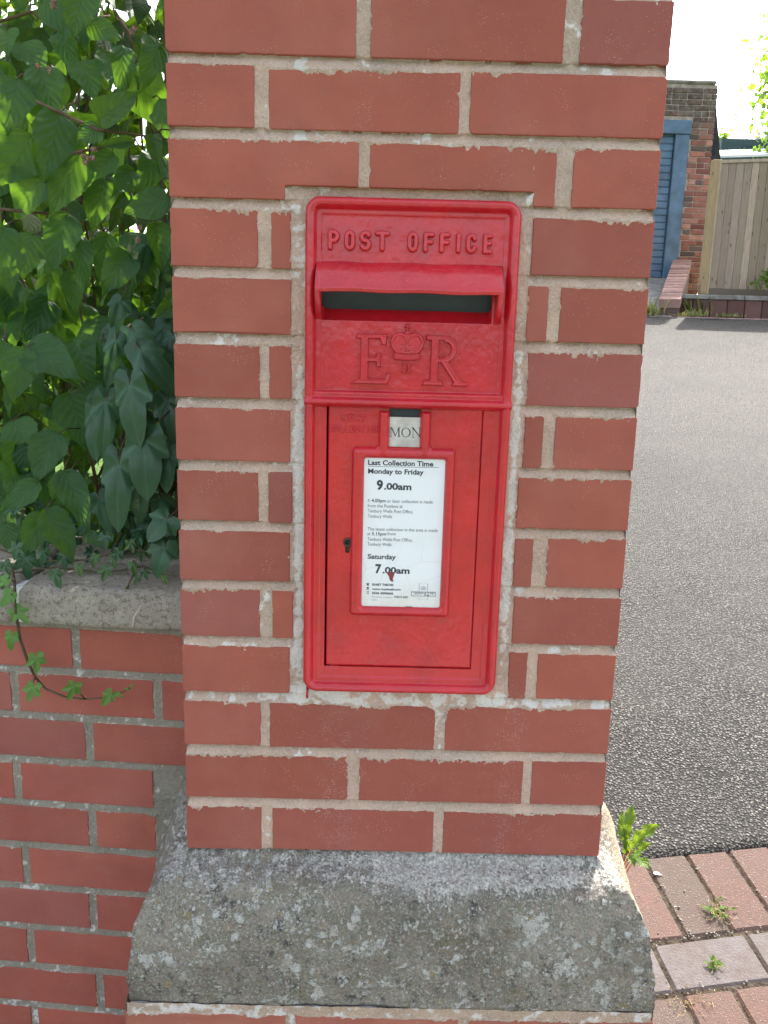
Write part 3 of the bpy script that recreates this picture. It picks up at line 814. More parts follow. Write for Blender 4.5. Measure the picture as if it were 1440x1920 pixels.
mb.box((.2080, -.0045, 1.0530), (.2122, -.003, 1.0700)); mb.tube([(.2101, -.0040, 1.0672), (.2101, -.0078, 1.0672)], .0011, 8)
mb.build('keyhole', M['lock'], door, smooth=False)
# step line inside the frame, right hand
# relief helper
def relief(name, x0, x1, za, zb, fn, y_base, parent, step=.00045, mat=None, thr=.12):
    u = np.arange(x0, x1, step); w = np.arange(za, zb, step); U, W = np.meshgrid(u, w)
    H = fn(U * 1000, W * 1000)        # mm above base
    keep = H > thr
    V = np.stack([U, -(y_base + np.where(keep, H, 0) - .25 + paintlumps(U, W, 5, .25) * 1000) / 1000, W], -1).reshape(-1, 3)
    k2 = keep.copy(); k2[1:] |= keep[:-1]; k2[:-1] |= keep[1:]; k2[:, 1:] |= keep[:, :-1]; k2[:, :-1] |= keep[:, 1:]
    V[:, 1] = np.where(k2.ravel() & ~keep.ravel(), -(y_base - .6) / 1000, V[:, 1])
    Fq = gridfaces(len(u), len(w), k2); V, Fq = compact(V, Fq)
    return mesh(name, V, Fq, mat or M['paint'], parent, smooth=True)
def segd(X, Z, a, b):
    ax, az = a; bx, bz = b; vx, vz = bx - ax, bz - az; L = vx * vx + vz * vz + 1e-9
    t = np.clip(((X - ax) * vx + (Z - az) * vz) / L, 0, 1); return np.hypot(X - ax - t * vx, Z - az - t * vz)
def arc(cx, cz, rx, rz, a0, a1, n=14): return [(cx + rx * math.cos(R_(a0 + (a1 - a0) * k / n)), cz + rz * math.sin(R_(a0 + (a1 - a0) * k / n))) for k in range(n + 1)]
def glyph(ch, x0, x1, za, zb):
    w_, h_ = x1 - x0, zb - za; cx = (x0 + x1) / 2; zm = (za + zb) / 2
    if ch == 'P': return [[(x0, za), (x0, zb)], [(x0, zb)] + arc(x0 + w_ * .45, zb - h_ * .27, w_ * .55, h_ * .27, 90, -90) + [(x0, zm - h_ * .04)]]
    if ch == 'O': return [arc(cx, zb - h_ * .28, w_ / 2, h_ * .28, 0, 180) + arc(cx, za + h_ * .28, w_ / 2, h_ * .28, 180, 360) + [(x1, zb - h_ * .28)]]
    if ch == 'S': return [arc(cx, zb - h_ * .26, w_ / 2, h_ * .26, 25, 230)[:] + arc(cx, za + h_ * .26, w_ / 2, h_ * .26, 50, -155)]
    if ch == 'T': return [[(cx, za), (cx, zb)], [(x0, zb), (x1, zb)]]
    if ch == 'F': return [[(x0, za), (x0, zb), (x1, zb)], [(x0, zm + h_ * .02), (x1 - w_ * .12, zm + h_ * .02)]]
    if ch == 'I': return [[(cx, za), (cx, zb)]]
    if ch == 'C': return [arc(cx, zb - h_ * .28, w_ / 2, h_ * .28, 15, 180) + arc(cx, za + h_ * .28, w_ / 2, h_ * .28, 180, 345)]
    if ch == 'E': return [[(x1, zb), (x0, zb), (x0, za), (x1, za)], [(x0, zm + h_ * .02), (x1 - w_ * .12, zm + h_ * .02)]]
    if ch == 'L': return [[(x0, zb), (x0, za), (x1, za)]]
    if ch == 'N': return [[(x0, za), (x0, zb), (x1, za), (x1, zb)]]
    if ch == 'X': return [[(x0, za), (x1, zb)], [(x0, zb), (x1, za)]]
def strokes_fn(glyphs, half, height, blur=1.5):
    segs = [(p[i], p[i + 1]) for g in glyphs for p in g for i in range(len(p) - 1)]
    def fn(X, Z):
        D = np.full(X.shape, 99.)
        for a, b in segs: D = np.minimum(D, segd(X, Z, a, b))
        return height * np.sqrt(np.clip(1 - np.clip((D - (half - blur)) / blur, 0, 1) ** 2, 0, 1)) * (D < half)
    return fn
UP = 6.0
sp = [('P', 182, 196.2), ('O', 200.7, 213.9), ('S', 217.8, 232.3), ('T', 235.3, 253.2), ('O', 272.2, 285.6), ('F', 290.3, 303.7), ('F', 308.7, 322.1), ('I', 328.1, 333.6), ('C', 338.8, 352.3), ('E', 358.1, 370.4)]
za_, zb_ = 1409, 1432
gl = []
hw = 3.1
for ch, a, b in sp:
    (a2, z2), (b2, z3) = [np.array(S(q / 1000, zz / 1000, -.008)) * 1000 for q, zz in ((a, za_), (b, zb_))]
    gl.append(glyph(ch, a2 + hw, b2 - hw, z2 + hw, z3 - hw))
o = relief('lettering', .176, .376, 1.404, 1.438, strokes_fn(gl, hw, 5.0, 2.0), UP, box)
o['label'] = 'raised capital letters under the top rim'
# cypher E R with serifs (convex polygon pieces)
def poly_in(X, Z, pts):
    D = np.full(X.shape, 99.); n = len(pts); A = sum(pts[i][0] * pts[(i + 1) % n][1] - pts[(i + 1) % n][0] * pts[i][1] for i in range(n))
    sg = 1 if A > 0 else -1
    for i in range(n):
        (ax, az), (bx, bz) = pts[i], pts[(i + 1) % n]; L = math.hypot(bx - ax, bz - az) + 1e-9
        D = np.minimum(D, sg * ((bx - ax) * (Z - az) - (bz - az) * (X - ax)) / L)
    return D
def er_fn(X, Z):
    D = np.full(X.shape, -99.)
    def P(*p): nonlocal D; D = np.maximum(D, poly_in(X, Z, list(p)) + .75)
    # E: 213..256, 1261..1317
    P((222.5, 1262), (230.5, 1262), (230.5, 1316), (222.5, 1316))
    P((213, 1261), (233, 1261), (231, 1265.5), (221, 1266)); P((217.5, 1313), (228, 1312.5), (228, 1317), (217.5, 1317))
    P((224, 1313), (251, 1313), (251, 1317), (224, 1317)); P((247.2, 1306.5), (251.3, 1305.5), (252, 1317), (244, 1316))
    P((226, 1286.5), (243, 1286.5), (243, 1290.5), (226, 1290.5)); P((241, 1281.5), (245, 1280.5), (245, 1296), (241, 1295))
    P((226, 1261), (253, 1261), (254, 1265.5), (226, 1265.5)); P((250, 1262), (254.5, 1262), (257.5, 1273), (253.5, 1272.5))
    # R: 296..348
    P((304.5, 1262), (312.5, 1262), (312.5, 1316), (304.5, 1316))
    P((295.5, 1261), (319, 1261), (317, 1265.5), (298, 1265.5)); P((298.5, 1313), (312, 1312.5), (312, 1317), (298.5, 1317))
    P((308, 1313), (322, 1313), (322, 1317), (308, 1317)); P((308, 1287.5), (322, 1287.5), (322, 1291.5), (308, 1291.5))
    r = np.hypot((X - 320.5) / 1.0, (Z - 1302.2) / 1.12); ringd = np.where(X > 319.5, 3.5 - np.abs(r - 10.4), -99); D = np.maximum(D, ringd)
    P((315, 1290), (322.5, 1290), (342, 1263), (333.5, 1263)); P((331, 1261), (348.5, 1261), (348, 1264.2), (333, 1265.5))
    return 5.4 * np.sqrt(np.clip(1 - (1 - np.clip(D / 1.4, 0, 1)) ** 2, 0, 1)) * (D > 0) - .8 * sstep(1.3, 2.8, D) * (D > 0)
def rs(fn):   # shift the measured positions (taken at y=-.014) to the panel plane
    k = (-.008 - CAMP[1]) / (-.014 - CAMP[1])
    return lambda X, Z: fn(CAMP[0] * 1000 + (X - CAMP[0] * 1000) / k, CAMP[2] * 1000 + (Z - CAMP[2] * 1000) / k)
relief('raised_letter', .208, .2635, 1.256, 1.322, rs(er_fn), UP, box)['label'] = 'large raised serif letter E'
relief('raised_letter', .290, .354, 1.256, 1.322, rs(er_fn), UP, box)['label'] = 'large raised serif letter R'
def crown_fn(X, Z):
    cx = 276.; H = np.zeros(X.shape); x = X - cx
    def add(D, h, b=1.2):
        nonlocal H; H = np.maximum(H, h * np.sqrt(np.clip(1 - (1 - np.clip(D / b, 0, 1)) ** 2, 0, 1)) * (D > 0))
    # base band, bowed
    zb = 1292.5 - .006 * x * x * 0 + (x / 14.) ** 2 * 1.2
    add(3.4 - np.abs(Z - zb) - 99 * (np.abs(x) > 14.6), 2.6); add(1.7 - np.abs(Z - (zb + 4.6)) - 99 * (np.abs(x) > 13.8), 3.4)
    add(1.2 - np.abs(Z - (zb - 3.0)) - 99 * (np.abs(x) > 15.2), 3.6)
    # cap body
    body = 1 - np.hypot(x / 17.2, (Z - 1307.5) / 12.8)
    add(np.where(Z > 1297, body * 14, -9), 2.9, 2.0)
    # outer arches
    for s in (-1, 1):
        r = np.hypot((x - s * 8.8) / 1.0, (Z - 1308.0) / 1.12); add(np.where(Z > 1298, 2.0 - np.abs(r - 8.9), -9), 3.6)
        for q in range(7):
            a = R_(-25 + 32 * q); add(1.35 - np.hypot(x - s * (8.8 + 10.6 * math.cos(a)), Z - 1308 - 11.6 * math.sin(a)), 2.4, 1.2)
        add(2.2 - np.hypot(x - s * 6.2, Z - 1303), 3.2); add(1.6 - np.hypot(x - s * 11.5, Z - 1304.5), 3.0)
    add(1.9 - np.abs(x) - 99 * ((Z < 1298) | (Z > 1313)), 3.8); add(2.6 - np.hypot(x, Z - 1303.5), 4.0)
    # orb and cross
    add(2.7 - np.hypot(x, Z - 1319.8), 3.6); add(1.1 - np.abs(x) - 99 * (np.abs(Z - 1326) > 5.2), 3.0, .9); add(1.1 - np.abs(Z - 1326.6) - 99 * (np.abs(x) > 3.3), 3.0, .9)
    return H * 1.7
o = relief('crown', .252, .302, 1.284, 1.335, rs(crown_fn), UP, box)
def ii_fn(X, Z):
    D = np.full(X.shape, -99.)
    for cx in (273.3, 278.7):
        D = np.maximum(D, np.minimum(1.3 - np.abs(X - cx), 4.9 - np.abs(Z - 1279.2)))
    for zz in (1274.9, 1283.6): D = np.maximum(D, np.minimum(6.0 - np.abs(X - 276), .95 - np.abs(Z - zz)))
    return 3.4 * np.sqrt(np.clip(1 - (1 - np.clip(D / .9, 0, 1)) ** 2, 0, 1)) * (D > 0)
relief('numeral', .266, .286, 1.272, 1.287, rs(ii_fn), UP, box)
# worn NEXT COLLECTION
g2 = []
for ch, i in zip('NEXT', range(4)): a = 202 + i * 7.4; g2.append(glyph(ch, a, a + 4.6, 1216.3, 1222.5))
for ch, i in zip('COLLECTION', range(10)):
    a = 187.5 + i * 6.1; g2.append(glyph(ch, a, a + 3.7, 1203.2, 1209.4))
relief('lettering', .184, .246, 1.200, 1.226, strokes_fn(g2, 1.15, 1.7, 1.1), 7.8, door)['label'] = 'small worn raised words, clogged with paint'

# notice frame with two prongs
def frame_fn(X, Z):
    lo = S(.2140, .9740, -.013); hi = S(.3385, 1.1855, -.013); li = S(.2290, .9870, -.010); hi2 = S(.3262, 1.1725, -.010)
    o_ = rrd(X / 1000, Z / 1000, lo[0], hi[0], lo[1], hi[1], .0055) * 1000
    i_ = rrd(X / 1000, Z / 1000, li[0], hi2[0], li[1], hi2[1], .003) * 1000
    D = np.minimum(o_, -i_)                       # inside the ring
    w_ = 6.6
    ringh = 8.0 * np.sqrt(np.clip(1 - (1 - np.clip(D / w_, 0, 1)) ** 2, 0, 1)) * (D > 0)
    H = ringh
    for cx in (251.6, 301.0):
        k = 1229.0
        dd = np.where(Z > 1186, 6.4 - np.abs(X - cx), 6.4 + (1186 - Z) * .1 - np.abs(X - cx)); dd = np.where((Z < 1178), -9, dd); dd = np.minimum(dd, (k - Z) * 1.6)
        ph = 9.0 * np.sqrt(np.clip(1 - (1 - np.clip(dd / 6.2, 0, 1)) ** 2, 0, 1)) * (dd > 0)
        H = smax(H, ph, 1.2) - .3 * ((H <= 0) & (ph <= 0)) if False else np.where((H > 0) | (ph > 0), smax(H, ph, .9), 0)
    # fillets where the prongs leave the frame
    fl = 0
    for cx, s in ((251.6, -1), (301.0, 1)):
        q = 6.0 - np.hypot(X - (cx + s * 12.0), Z - 1191.5); zone = (np.abs(X - (cx + s * 6)) < 6.2) & (Z > 1184) & (Z < 1192) & (q < 0)
        H = np.where(zone, np.maximum(H, np.minimum(5.0, -q * 3.2)), H)
    return H
nf = relief('notice_frame', .205, .348, .966, 1.232, frame_fn, 7.8, door, step=.0007)
# notice plate
px0, pz0 = S(.2270, .9855, -.0088); px1, pz1 = S(.3275, 1.1740, -.0088)
pe = bpy.data.objects.new('notice_plate', None)
mb = MB()
plate_lo = (px0, -.0088, pz0)
mb.box((px0, -.0088, pz0), (px1, -.0070, pz1), b=.0006)
plate = mb.build('notice_plate', M['notice'], box)
# put the origin of the plate at its lower left corner so that its stains sit on the plate
def set_origin(o, p):
    p = np.array(p); off = p - parent_loc(o)
    me = o.data; n = len(me.vertices); co = np.empty(n * 3, np.float32); me.vertices.foreach_get('co', co)
    co = co.reshape(-1, 3) - off; me.vertices.foreach_set('co', co.astype(np.float32).ravel()); me.update(); o.location = Vector(o.location) + Vector(off)
set_origin(plate, (px0, -.0088, pz0))
plate['label'] = 'white collection times notice with dark print, yellowed at the foot'

def text_geo(s, size, bold=0.0, sx=1.0):
    cu = bpy.data.curves.new('t', 'FONT'); cu.body = s; cu.size = size; cu.offset = bold; cu.resolution_u = 3
    ob = bpy.data.objects.new('t', cu); SC.collection.objects.link(ob)
    dg = bpy.context.evaluated_depsgraph_get(); me = ob.evaluated_get(dg).to_mesh()
    V = np.array([v.co[:] for v in me.vertices]); F = [tuple(p.vertices) for p in me.polygons]
    ob.evaluated_get(dg).to_mesh_clear(); bpy.data.objects.remove(ob); bpy.data.curves.remove(cu)
    V[:, 0] *= sx
    return V, F
def fit_text(mb, s, x0, zbase, width, cap, y, bold=0.0):
    """text whose ink is `width` wide, capitals `cap` high"""
    size = cap / .72
    V, F = text_geo(s, size, bold * cap)
    w0 = V[:, 0].max() - V[:, 0].min(); V[:, 0] = (V[:, 0] - V[:, 0].min()) * width / w0
    mb.add([(x0 + v[0], y, zbase + v[1]) for v in V], F)
YN = -.00895
ink = MB()
# photo pixel -> notice coordinates (pixel measured on the flat notice)
def npx(u_, v_): p = at(u_, v_, YN); return p[0], p[2]
def nt(mb, s, u0, vb, u1, caps_px, bold=0):
    x0, z = npx(u0, vb); x1, _ = npx(u1, vb); fit_text(mb, s, x0, z, x1 - x0, caps_px * (YN - CAMP[1]) / FPX, YN, bold)
nt(ink, 'Last Collection Time', 690, 871.5, 812.5, 9.6, .045); nt(ink, 'Monday to Friday', 690, 887.5, 794.5, 9.6, .045)
nt(ink, '9', 706, 917.5, 718, 18, .06); nt(ink, '.00am', 720, 917.5, 771.5, 12.6, .05)
def para(lines, bolds):
    for s, u0, v, u1 in lines: nt(ink, s, u0, v, u1, 6.6, .0)
    for s, u0, v, u1 in bolds: nt(ink, s, u0, v, u1, 6.6, .025)
para([('A', 689.3, 941, 693.5), ('or later collection is made', 725.7, 942.2, 811.5), ('from the Postbox at', 689.2, 951, 755), ('Tenbury Wells Post Office,', 689.5, 960.6, 774.5), ('Tenbury Wells', 689.5, 970.5, 735),
      ('The latest collection in the area is made', 689, 994.5, 820.5), ('at', 688.7, 1003.5, 694.5), ('from', 726.2, 1003.5, 742), ('Tenbury Wells Post Office,', 688.8, 1013.6, 773.5), ('Tenbury Wells', 688.8, 1023, 734)],
     [('4.00pm', 696.5, 941.3, 723), ('5.15pm', 697.3, 1003.5, 724)])
nt(ink, 'Saturday', 689.2, 1047.5, 742.5, 9.6, .04)
nt(ink, '7', 703.5, 1074, 715, 17.5, .06); nt(ink, '.00am', 717, 1074.5, 768, 12.6, .05)
nt(ink, '03457 740740', 697.4, 1098, 737.6, 4.6, .05); nt(ink, 'www.royalmail.com', 697.6, 1106, 751.4, 4.2, .05); nt(ink, '0345 6000606', 697.4, 1114, 737.2, 4.6, .05)
nt(ink, 'WR15 62D', 738.5, 1121, 765, 4.2, .04)
# rule under the heading, little phone and computer signs
def nrect(mb, u0, v0, u1, v1, y=YN):
    a = at(u0, v0, y); b = at(u1, v1, y); mb.add([(a[0], y, b[2]), (b[0], y, b[2]), (b[0], y, a[2]), (a[0], y, a[2])], [(0, 1, 2, 3)])
a_, b_ = npx(690, 874.5), npx(823, 876.6); ink.add([(a_[0], YN, a_[1] - .0003), (b_[0], YN, b_[1] - .0003), (b_[0], YN, b_[1] + .0002), (a_[0], YN, a_[1] + .0002)], [(0, 1, 2, 3)])
nrect(ink, 686.8, 1093, 692.4, 1094.4); nrect(ink, 687.8, 1094.8, 691.6, 1098)
nrect(ink, 687.6, 1100.6, 691.6, 1104); nrect(ink, 686.8, 1104.8, 692.0, 1106)
nrect(ink, 687, 1108.8, 692.2, 1110); nrect(ink, 688, 1110.6, 688.8, 1113.4); nrect(ink, 690.6, 1110.6, 691.4, 1113.4); nrect(ink, 688, 1112.8, 691.4, 1113.6)
nrect(ink, 761, 1136.2, 763.5, 1138.0); nrect(ink, 764.5, 1137, 773, 1138.2)
ink.build('print', M['ink'], plate)
gp = MB(); nt(gp, 'Postbox number', 697.6, 1120.6, 736.5, 3.9, .0); nt(gp, 'CP7D', 697.6, 1126.6, 706.6, 3.2, 0)
nb_ = MB(); nrect(nb_, 770.8, 1108.6, 817, 1119.2); nb_.build('name_bar', M['greyprint'], plate)
# outlined square above and below the name bar, with a small crown
for (u0, v0, u1, v1) in ((785.6, 1094, 802, 1094.6), (785.6, 1094, 786.2, 1108.6), (801.4, 1094, 802, 1108.6), (785.6, 1123.6, 802, 1124.2), (785.6, 1119.2, 786.2, 1124.2), (801.4, 1119.2, 802, 1124.2)): nrect(gp, u0, v0, u1, v1)
nrect(gp, 789.6, 1104.6, 798.2, 1106.0)
for u_ in (789.2, 791.4, 793.6, 795.8, 798): nrect(gp, u_ - .3, 1098.6 + abs(u_ - 793.6) * .4, u_ + .5, 1104.6)
gp.build('grey_print', M['greyprint'], plate)['label'] = 'grey small print and outlined crown square'
wp = MB(); x0_, z_ = at(772.5, 1116.8, YN - .0001)[[0, 2]]; x1_ = at(815.5, 1116.8, YN - .0001)[0]
fit_text(wp, 'Royal Mail', x0_, z_, x1_ - x0_, 6.4 * .921 / FPX, YN - .00012, .03); wp.build('print', M['whiteprint'], plate)
ch = MB(); pts = [(725.6, 1072.5), (740.2, 1073.0), (738.5, 1080), (736.4, 1085), (737.8, 1091.0), (733, 1090), (730.4, 1086.5), (729.3, 1081), (726.3, 1077)]
ch.add([(at(a, b, YN - .0002)[0], YN - .0002, at(a, b, YN - .0002)[2]) for a, b in pts], [tuple(range(len(pts)))[::-1]])
ch.build('chipped_patch', M['rust'], plate)
# day tablet
tx0, tz0 = S(.2580, 1.1870, -.0075); tx1, tz1 = S(.2950, 1.2225, -.0075)
mb = MB(); mb.box((tx0, -.0083, tz0), (tx1, -.0060, tz1), b=.0004); tab = mb.build('day_tablet', M['metal'], box)
tab['label'] = 'small metal day tablet reading MON'
dk = MB(); dk.box((.2565, -.0050, 1.185), (.2960, -.0030, 1.2335)); dk.build('tablet_slot', M['black'], box)
mo = MB(); YT = -.0084
def quad(mb, pts): mb.add([(p[0], YT, p[1]) for p in pts], [tuple(range(len(pts)))])
def tp(u_, v_): p = at(u_, v_, YT); return (p[0], p[2])
def Q(*p): quad(mo, [tp(*q) for q in p])
zt, zb2 = 802.3, 819.3
# M
Q((732.5, zb2), (732.5, zt), (733.6, zt), (733.6, zb2)); Q((733.0, zt), (735.6, zt), (742.2, 816.5), (741.2, 819.3)); Q((741.2, 819.3), (740.6, 817), (747, zt), (748, zt)); Q((746.6, zb2), (746.6, zt), (749.2, zt), (749.2, zb2))
Q((730.6, zt), (730.6, zt - .9), (735.4, zt - .9), (735.4, zt)); Q((730.6, zb2), (730.6, zb2 - .8), (735.6, zb2 - .8), (735.6, zb2)); Q((744.6, zb2), (744.6, zb2 - .8), (751.4, zb2 - .8), (751.4, zb2)); Q((746.6, zt), (746.6, zt - .9), (751.2, zt - .9), (751.2, zt))
# O
n = 28
for k in range(n):
    a, b = 2 * math.pi * k / n, 2 * math.pi * (k + 1) / n
    o1 = lambda t_: (761.2 + 8.9 * math.cos(t_), 810.9 + 9.0 * math.sin(t_)); i1_ = lambda t_: (761.2 + 6.4 * math.cos(t_), 810.9 + 8.0 * math.sin(t_))
    Q(o1(a), o1(b), i1_(b), i1_(a))
# N
Q((773.8, 819.6), (773.8, zt), (774.9, zt), (774.9, 819.6)); Q((772.6, zt), (775.8, zt), (787.3, 818), (787.3, 820.6)); Q((786.2, 820.4), (786.2, zt), (787.3, zt), (787.3, 820.4))
Q((771.6, zt), (771.6, zt - .9), (775.8, zt - .9), (775.8, zt)); Q((771.8, 820.3), (771.8, 819.4), (777.2, 819.4), (777.2, 820.3)); Q((784.2, zt), (784.2, zt - .9), (788.2, zt - .9), (788.2, zt))
mo.build('print', M['ink'], tab)
# drip of paint at the lower left
mb = MB(); mb.tube([(.1615, -.0020, .873), (.1612, -.0045, .866), (.1610, -.0042, .860), (.1610, -.003, .857)], [.0022, .0016, .0019, .0008], 8); mb.build('paint_drip', M['paint'], box, smooth=True)

# ------------------------------------------------------------------ LOW WALL
th = R_(4.68); wn_ = np.array([math.sin(th), math.cos(th)]); we = np.array([math.cos(th), -math.sin(th)]); wd = .1561
worg = (wn_[0] * wd, wn_[1] * wd, 0)
wall = empty('low_brick_wall', (-.6, .3, 0), 'low red brick garden wall with a speckled stone coping, left of the pillar under the ivy', 'wall')
TW = plane_T(worg, (we[0], we[1], 0), (-wn_[0], -wn_[1], 0))
wb = []
WL = -2.4
ends = {3: -.093, 4: -.105}
for i in range(13):
    t_ = .8783 - i * HP; x = (-.206 if i % 2 == 0 else -.319) + rng.normal(0, .003) ; end = ends.get(i, -.006)
    xs = [x]
    if x + .218 < end: xs.append(x + .2275)
    while xs[0] > WL: xs.insert(0, xs[0] - .2268)
    for a in xs:
        a1 = min(a + .2145, end)
        if a1 - a > .015: wb.append(rect(a, a1, t_ - .0640, t_, .02))
def walcol(b, rg):
    c = redcol(b, rg); return (c[0] * 1.12, c[1] * 1.12, c[2] * 1.15, 1)
masonry(wall, TW, wb, (-1.3, -.002, -.02, .8895), .0022, M['mortar_dk'], (.30, .265, .205), walcol, rec=2.6, smear=-.2, seed=6, lich=lambda U, W: .10 + .16 * sstep(.5, .7, fbm(U * 10, W * 10, 3, 1)) + .12 * (W < .5), rough=1.4)
mb = MB(); mb.box((WL, .012, -.02), (-.002, .215, .8885), T=lambda p: (worg[0] + we[0] * p[0] + wn_[0] * p[1], worg[1] + we[1] * p[0] + wn_[1] * p[1], p[2]))
mb.box((WL + .01, -.010, .889), (-.004, .20, .944), T=lambda p: (worg[0] + we[0] * p[0] + wn_[0] * p[1], worg[1] + we[1] * p[0] + wn_[1] * p[1], p[2]))
mb.build('wall_core', M['mortar_dk'], wall)
# coping slabs, rough
def slab(s0, s1):
    prof = [(.012, .8890), (-.012, .8890), (-.0195, .8915), (-.0215, .8990), (-.0215, .9280), (-.0180, .9400), (-.0080, .9475), (.010, .9500), (.10, .9560), (.105, .9640), (.20, .9680), (.250, .9600), (.252, .8890)]
    prof = np.array(prof); sg = np.r_[0, np.cumsum(np.hypot(*np.diff(prof, axis=0).T))]; t_ = np.arange(0, sg[-1], .0035)
    pp = np.stack([np.interp(t_, sg, prof[:, 0]), np.interp(t_, sg, prof[:, 1])], 1)
    ss = np.arange(s0, s1, .0035); Sg, Tg = np.meshgrid(ss, t_)
    nn = (fbm(Sg * 30, Tg * 30, 4, 2) - .5) * .006 + (fbm(Sg * 120, Tg * 120, 3, 4) - .5) * .0026
    endf = np.minimum(sstep(s0 - .004, s0 + .008, Sg), sstep(s1 + .003, s1 - .010, Sg))
    cy, cz = .10, .92
    yy = pp[:, 0][:, None] + nn * 1.0 + 0 * Sg; zz = pp[:, 1][:, None] + nn * .6 + 0 * Sg
    yy = cy + (yy - cy) * (.93 + .07 * endf); zz = cz + (zz - cz) * (.80 + .20 * endf)
    P = np.stack([worg[0] + we[0] * Sg + wn_[0] * yy, worg[1] + we[1] * Sg + wn_[1] * yy, zz], -1).reshape(-1, 3)
    return P, gridfaces(len(ss), len(t_))
Ps, Fs = [], []; n0 = 0
for (a, b) in ((-.296, -.004), (-.90, -.304), (-1.50, -.908), (-2.4, -1.508)):
    P, F = slab(a, b); Ps.append(P); Fs.append(F[:, ::-1] + n0); n0 += len(P)
mesh('coping_stone', np.concatenate(Ps), np.concatenate(Fs), M['coping'], wall, smooth=True)

# ------------------------------------------------------------------ GROUND
def gz(x, y):
    y = np.asarray(y, float)
    z = np.where(y > -.9, .018 + .211 * y, -.172 + .03 * (y + .9))
    return np.where(y > 8.8, 1.875 + .06 * (y - 8.8), z)
gx = np.r_[np.arange(-60, -3, 3.), np.arange(-3, 3, .15), np.arange(3, 60, 3.)]; gy = np.r_[np.arange(-40, -2, 2.), np.arange(-2, 13, .15), np.arange(13, 90, 4.)]
X, Y = np.meshgrid(gx, gy)
Z = gz(X, Y) - .02
gard = sstep(.52, .22, X) * sstep(.22, .42, Y); gl_ = np.maximum(.84, Z + .05)
gard = np.where(Y < .22, 0, gard)
Z = Z * (1 - gard) + gl_ * gard
Z = np.where(Y > 9.5, np.maximum(Z, 2.0 + (Y - 9.5) * .08), Z) - np.where(X < -.0, .02, 0)
Z = np.where((Y > 12), np.minimum(Z, 2.6), Z)
struct(mesh('ground', np.stack([X, Y, Z], -1).reshape(-1, 3), gridfaces(len(gx), len(gy)), M['grass'], None, smooth=True))
def sheet(name, x0, x1, y0, y1, dz, mat, n=40):
    xs = np.linspace(x0, x1, n); ys = np.linspace(y0, y1, n); X_, Y_ = np.meshgrid(xs, ys)
    return struct(mesh(name, np.stack([X_, Y_, gz(X_, Y_) + dz], -1).reshape(-1, 3), gridfaces(n, n), mat, None, smooth=True))
sheet('pavement', -30, 30, -3.2, -.35, -.012, simple('pale_concrete_slabs', (.24, .23, .215), .9, .3, 60, .15, 6))
sheet('road', -30, 30, -30, -3.2, -.05, simple('worn_pale_road', (.16, .157, .155), .9, .5, 90, .15, 5))
PHI = .1415; pe_ = np.array([math.cos(PHI), math.sin(PHI)]); pn = np.array([math.sin(PHI), -math.cos(PHI)]); PO = np.array([.8835, .6765])
# tarmac sheet
us = np.r_[np.arange(-.42, 1.4, .012), np.arange(1.4, 14, .4)]; vs = np.r_[-.0005, np.arange(0, 1.2, .03), np.arange(1.2, 8.0, .2)]
Ug, Vg = np.meshgrid(us, vs)
Vo = Vg; Vg = Vg - (.004 + .012 * (fbm(Ug * 30, Ug * 0, 3, 1) - .4)) * sstep(.06, 0, Vg)
XY = PO[0] + pe_[0] * Ug - pn[0] * Vg, PO[1] + pe_[1] * Ug - pn[1] * Vg
yy = np.minimum(XY[1], 8.80 + .012 * np.sin(XY[0] * 9))
zz = gz(XY[0], yy) + .000 + (fbm(XY[0] * 6, yy * 6, 3, 2) - .5) * .012 * sstep(0, .3, Vg) + .002 - .03 * (Vo < 0)
struct(mesh('driveway', np.stack([XY[0], yy, zz], -1).reshape(-1, 3), gridfaces(len(us), len(vs)), M['tarmac'], None, smooth=True))
# block paving
pb = MB(); bed = []
def paver(u0, v0, u1, v1, c, top=.0):
    rz = rng.normal(0, .0012); tx, ty = rng.normal(0, .006, 2)
    def T(p):
        x = PO[0] + pe_[0] * p[0] + pn[0] * p[1]; y = PO[1] + pe_[1] * p[0] + pn[1] * p[1]
        return (x, y, gz(x, y) + p[2] + rz + (p[0] - (u0 + u1) / 2) * tx + (p[1] - (v0 + v1) / 2) * ty)
    pb.box((u0, v0, -.05), (u1, v1, .001), c=c, b=.0045, T=T)
def pc(kind):
    v = rng.uniform(.88, 1.12)
    return ((.128 * v, .066 * v, .050 * v, 1) if kind == 'r' else ((.100 * v, .070 * v, .055 * v, 1) if kind == 'b' else (.155 * v, .142 * v, .143 * v, 1)))
rowsv = [('h', 0), ('s', .208), ('h', .316), ('h', .522), ('h', .728), ('s', .934), ('h', 1.04), ('h', 1.246)]
for kind, v0 in rowsv:
    if kind == 'h':
        off = {0: 0, .316: .035}.get(v0, rng.uniform(0, .1))
        for k in range(-22, 30):
            a = k * .1055 + off; paver(a + .003, v0 + .003, a + .1030, v0 + .2035, pc('r' if rng.random() < .6 else 'b'))
    else:
        off = .128 if v0 == .208 else .05
        for k in range(-11, 15):
            a = k * .208 + off; paver(a + .003, v0 + .003, a + .2055, v0 + .1030, pc('g'))
struct(pb.build('block_paving', M['paver']))
ug = np.arange(-2.4, 3.2, .02); vg = np.arange(-.03, 1.5, .02); Ug, Vg = np.meshgrid(ug, vg); xg = PO[0] + pe_[0] * Ug + pn[0] * Vg; yg = PO[1] + pe_[1] * Ug + pn[1] * Vg
struct(mesh('paving_joints', np.stack([xg, yg, gz(xg, yg) - .004 + (fbm(xg * 60, yg * 60, 3, 1) - .5) * .006], -1).reshape(-1, 3), gridfaces(len(ug), len(vg))[:, ::-1], M['soil'], None, smooth=True))
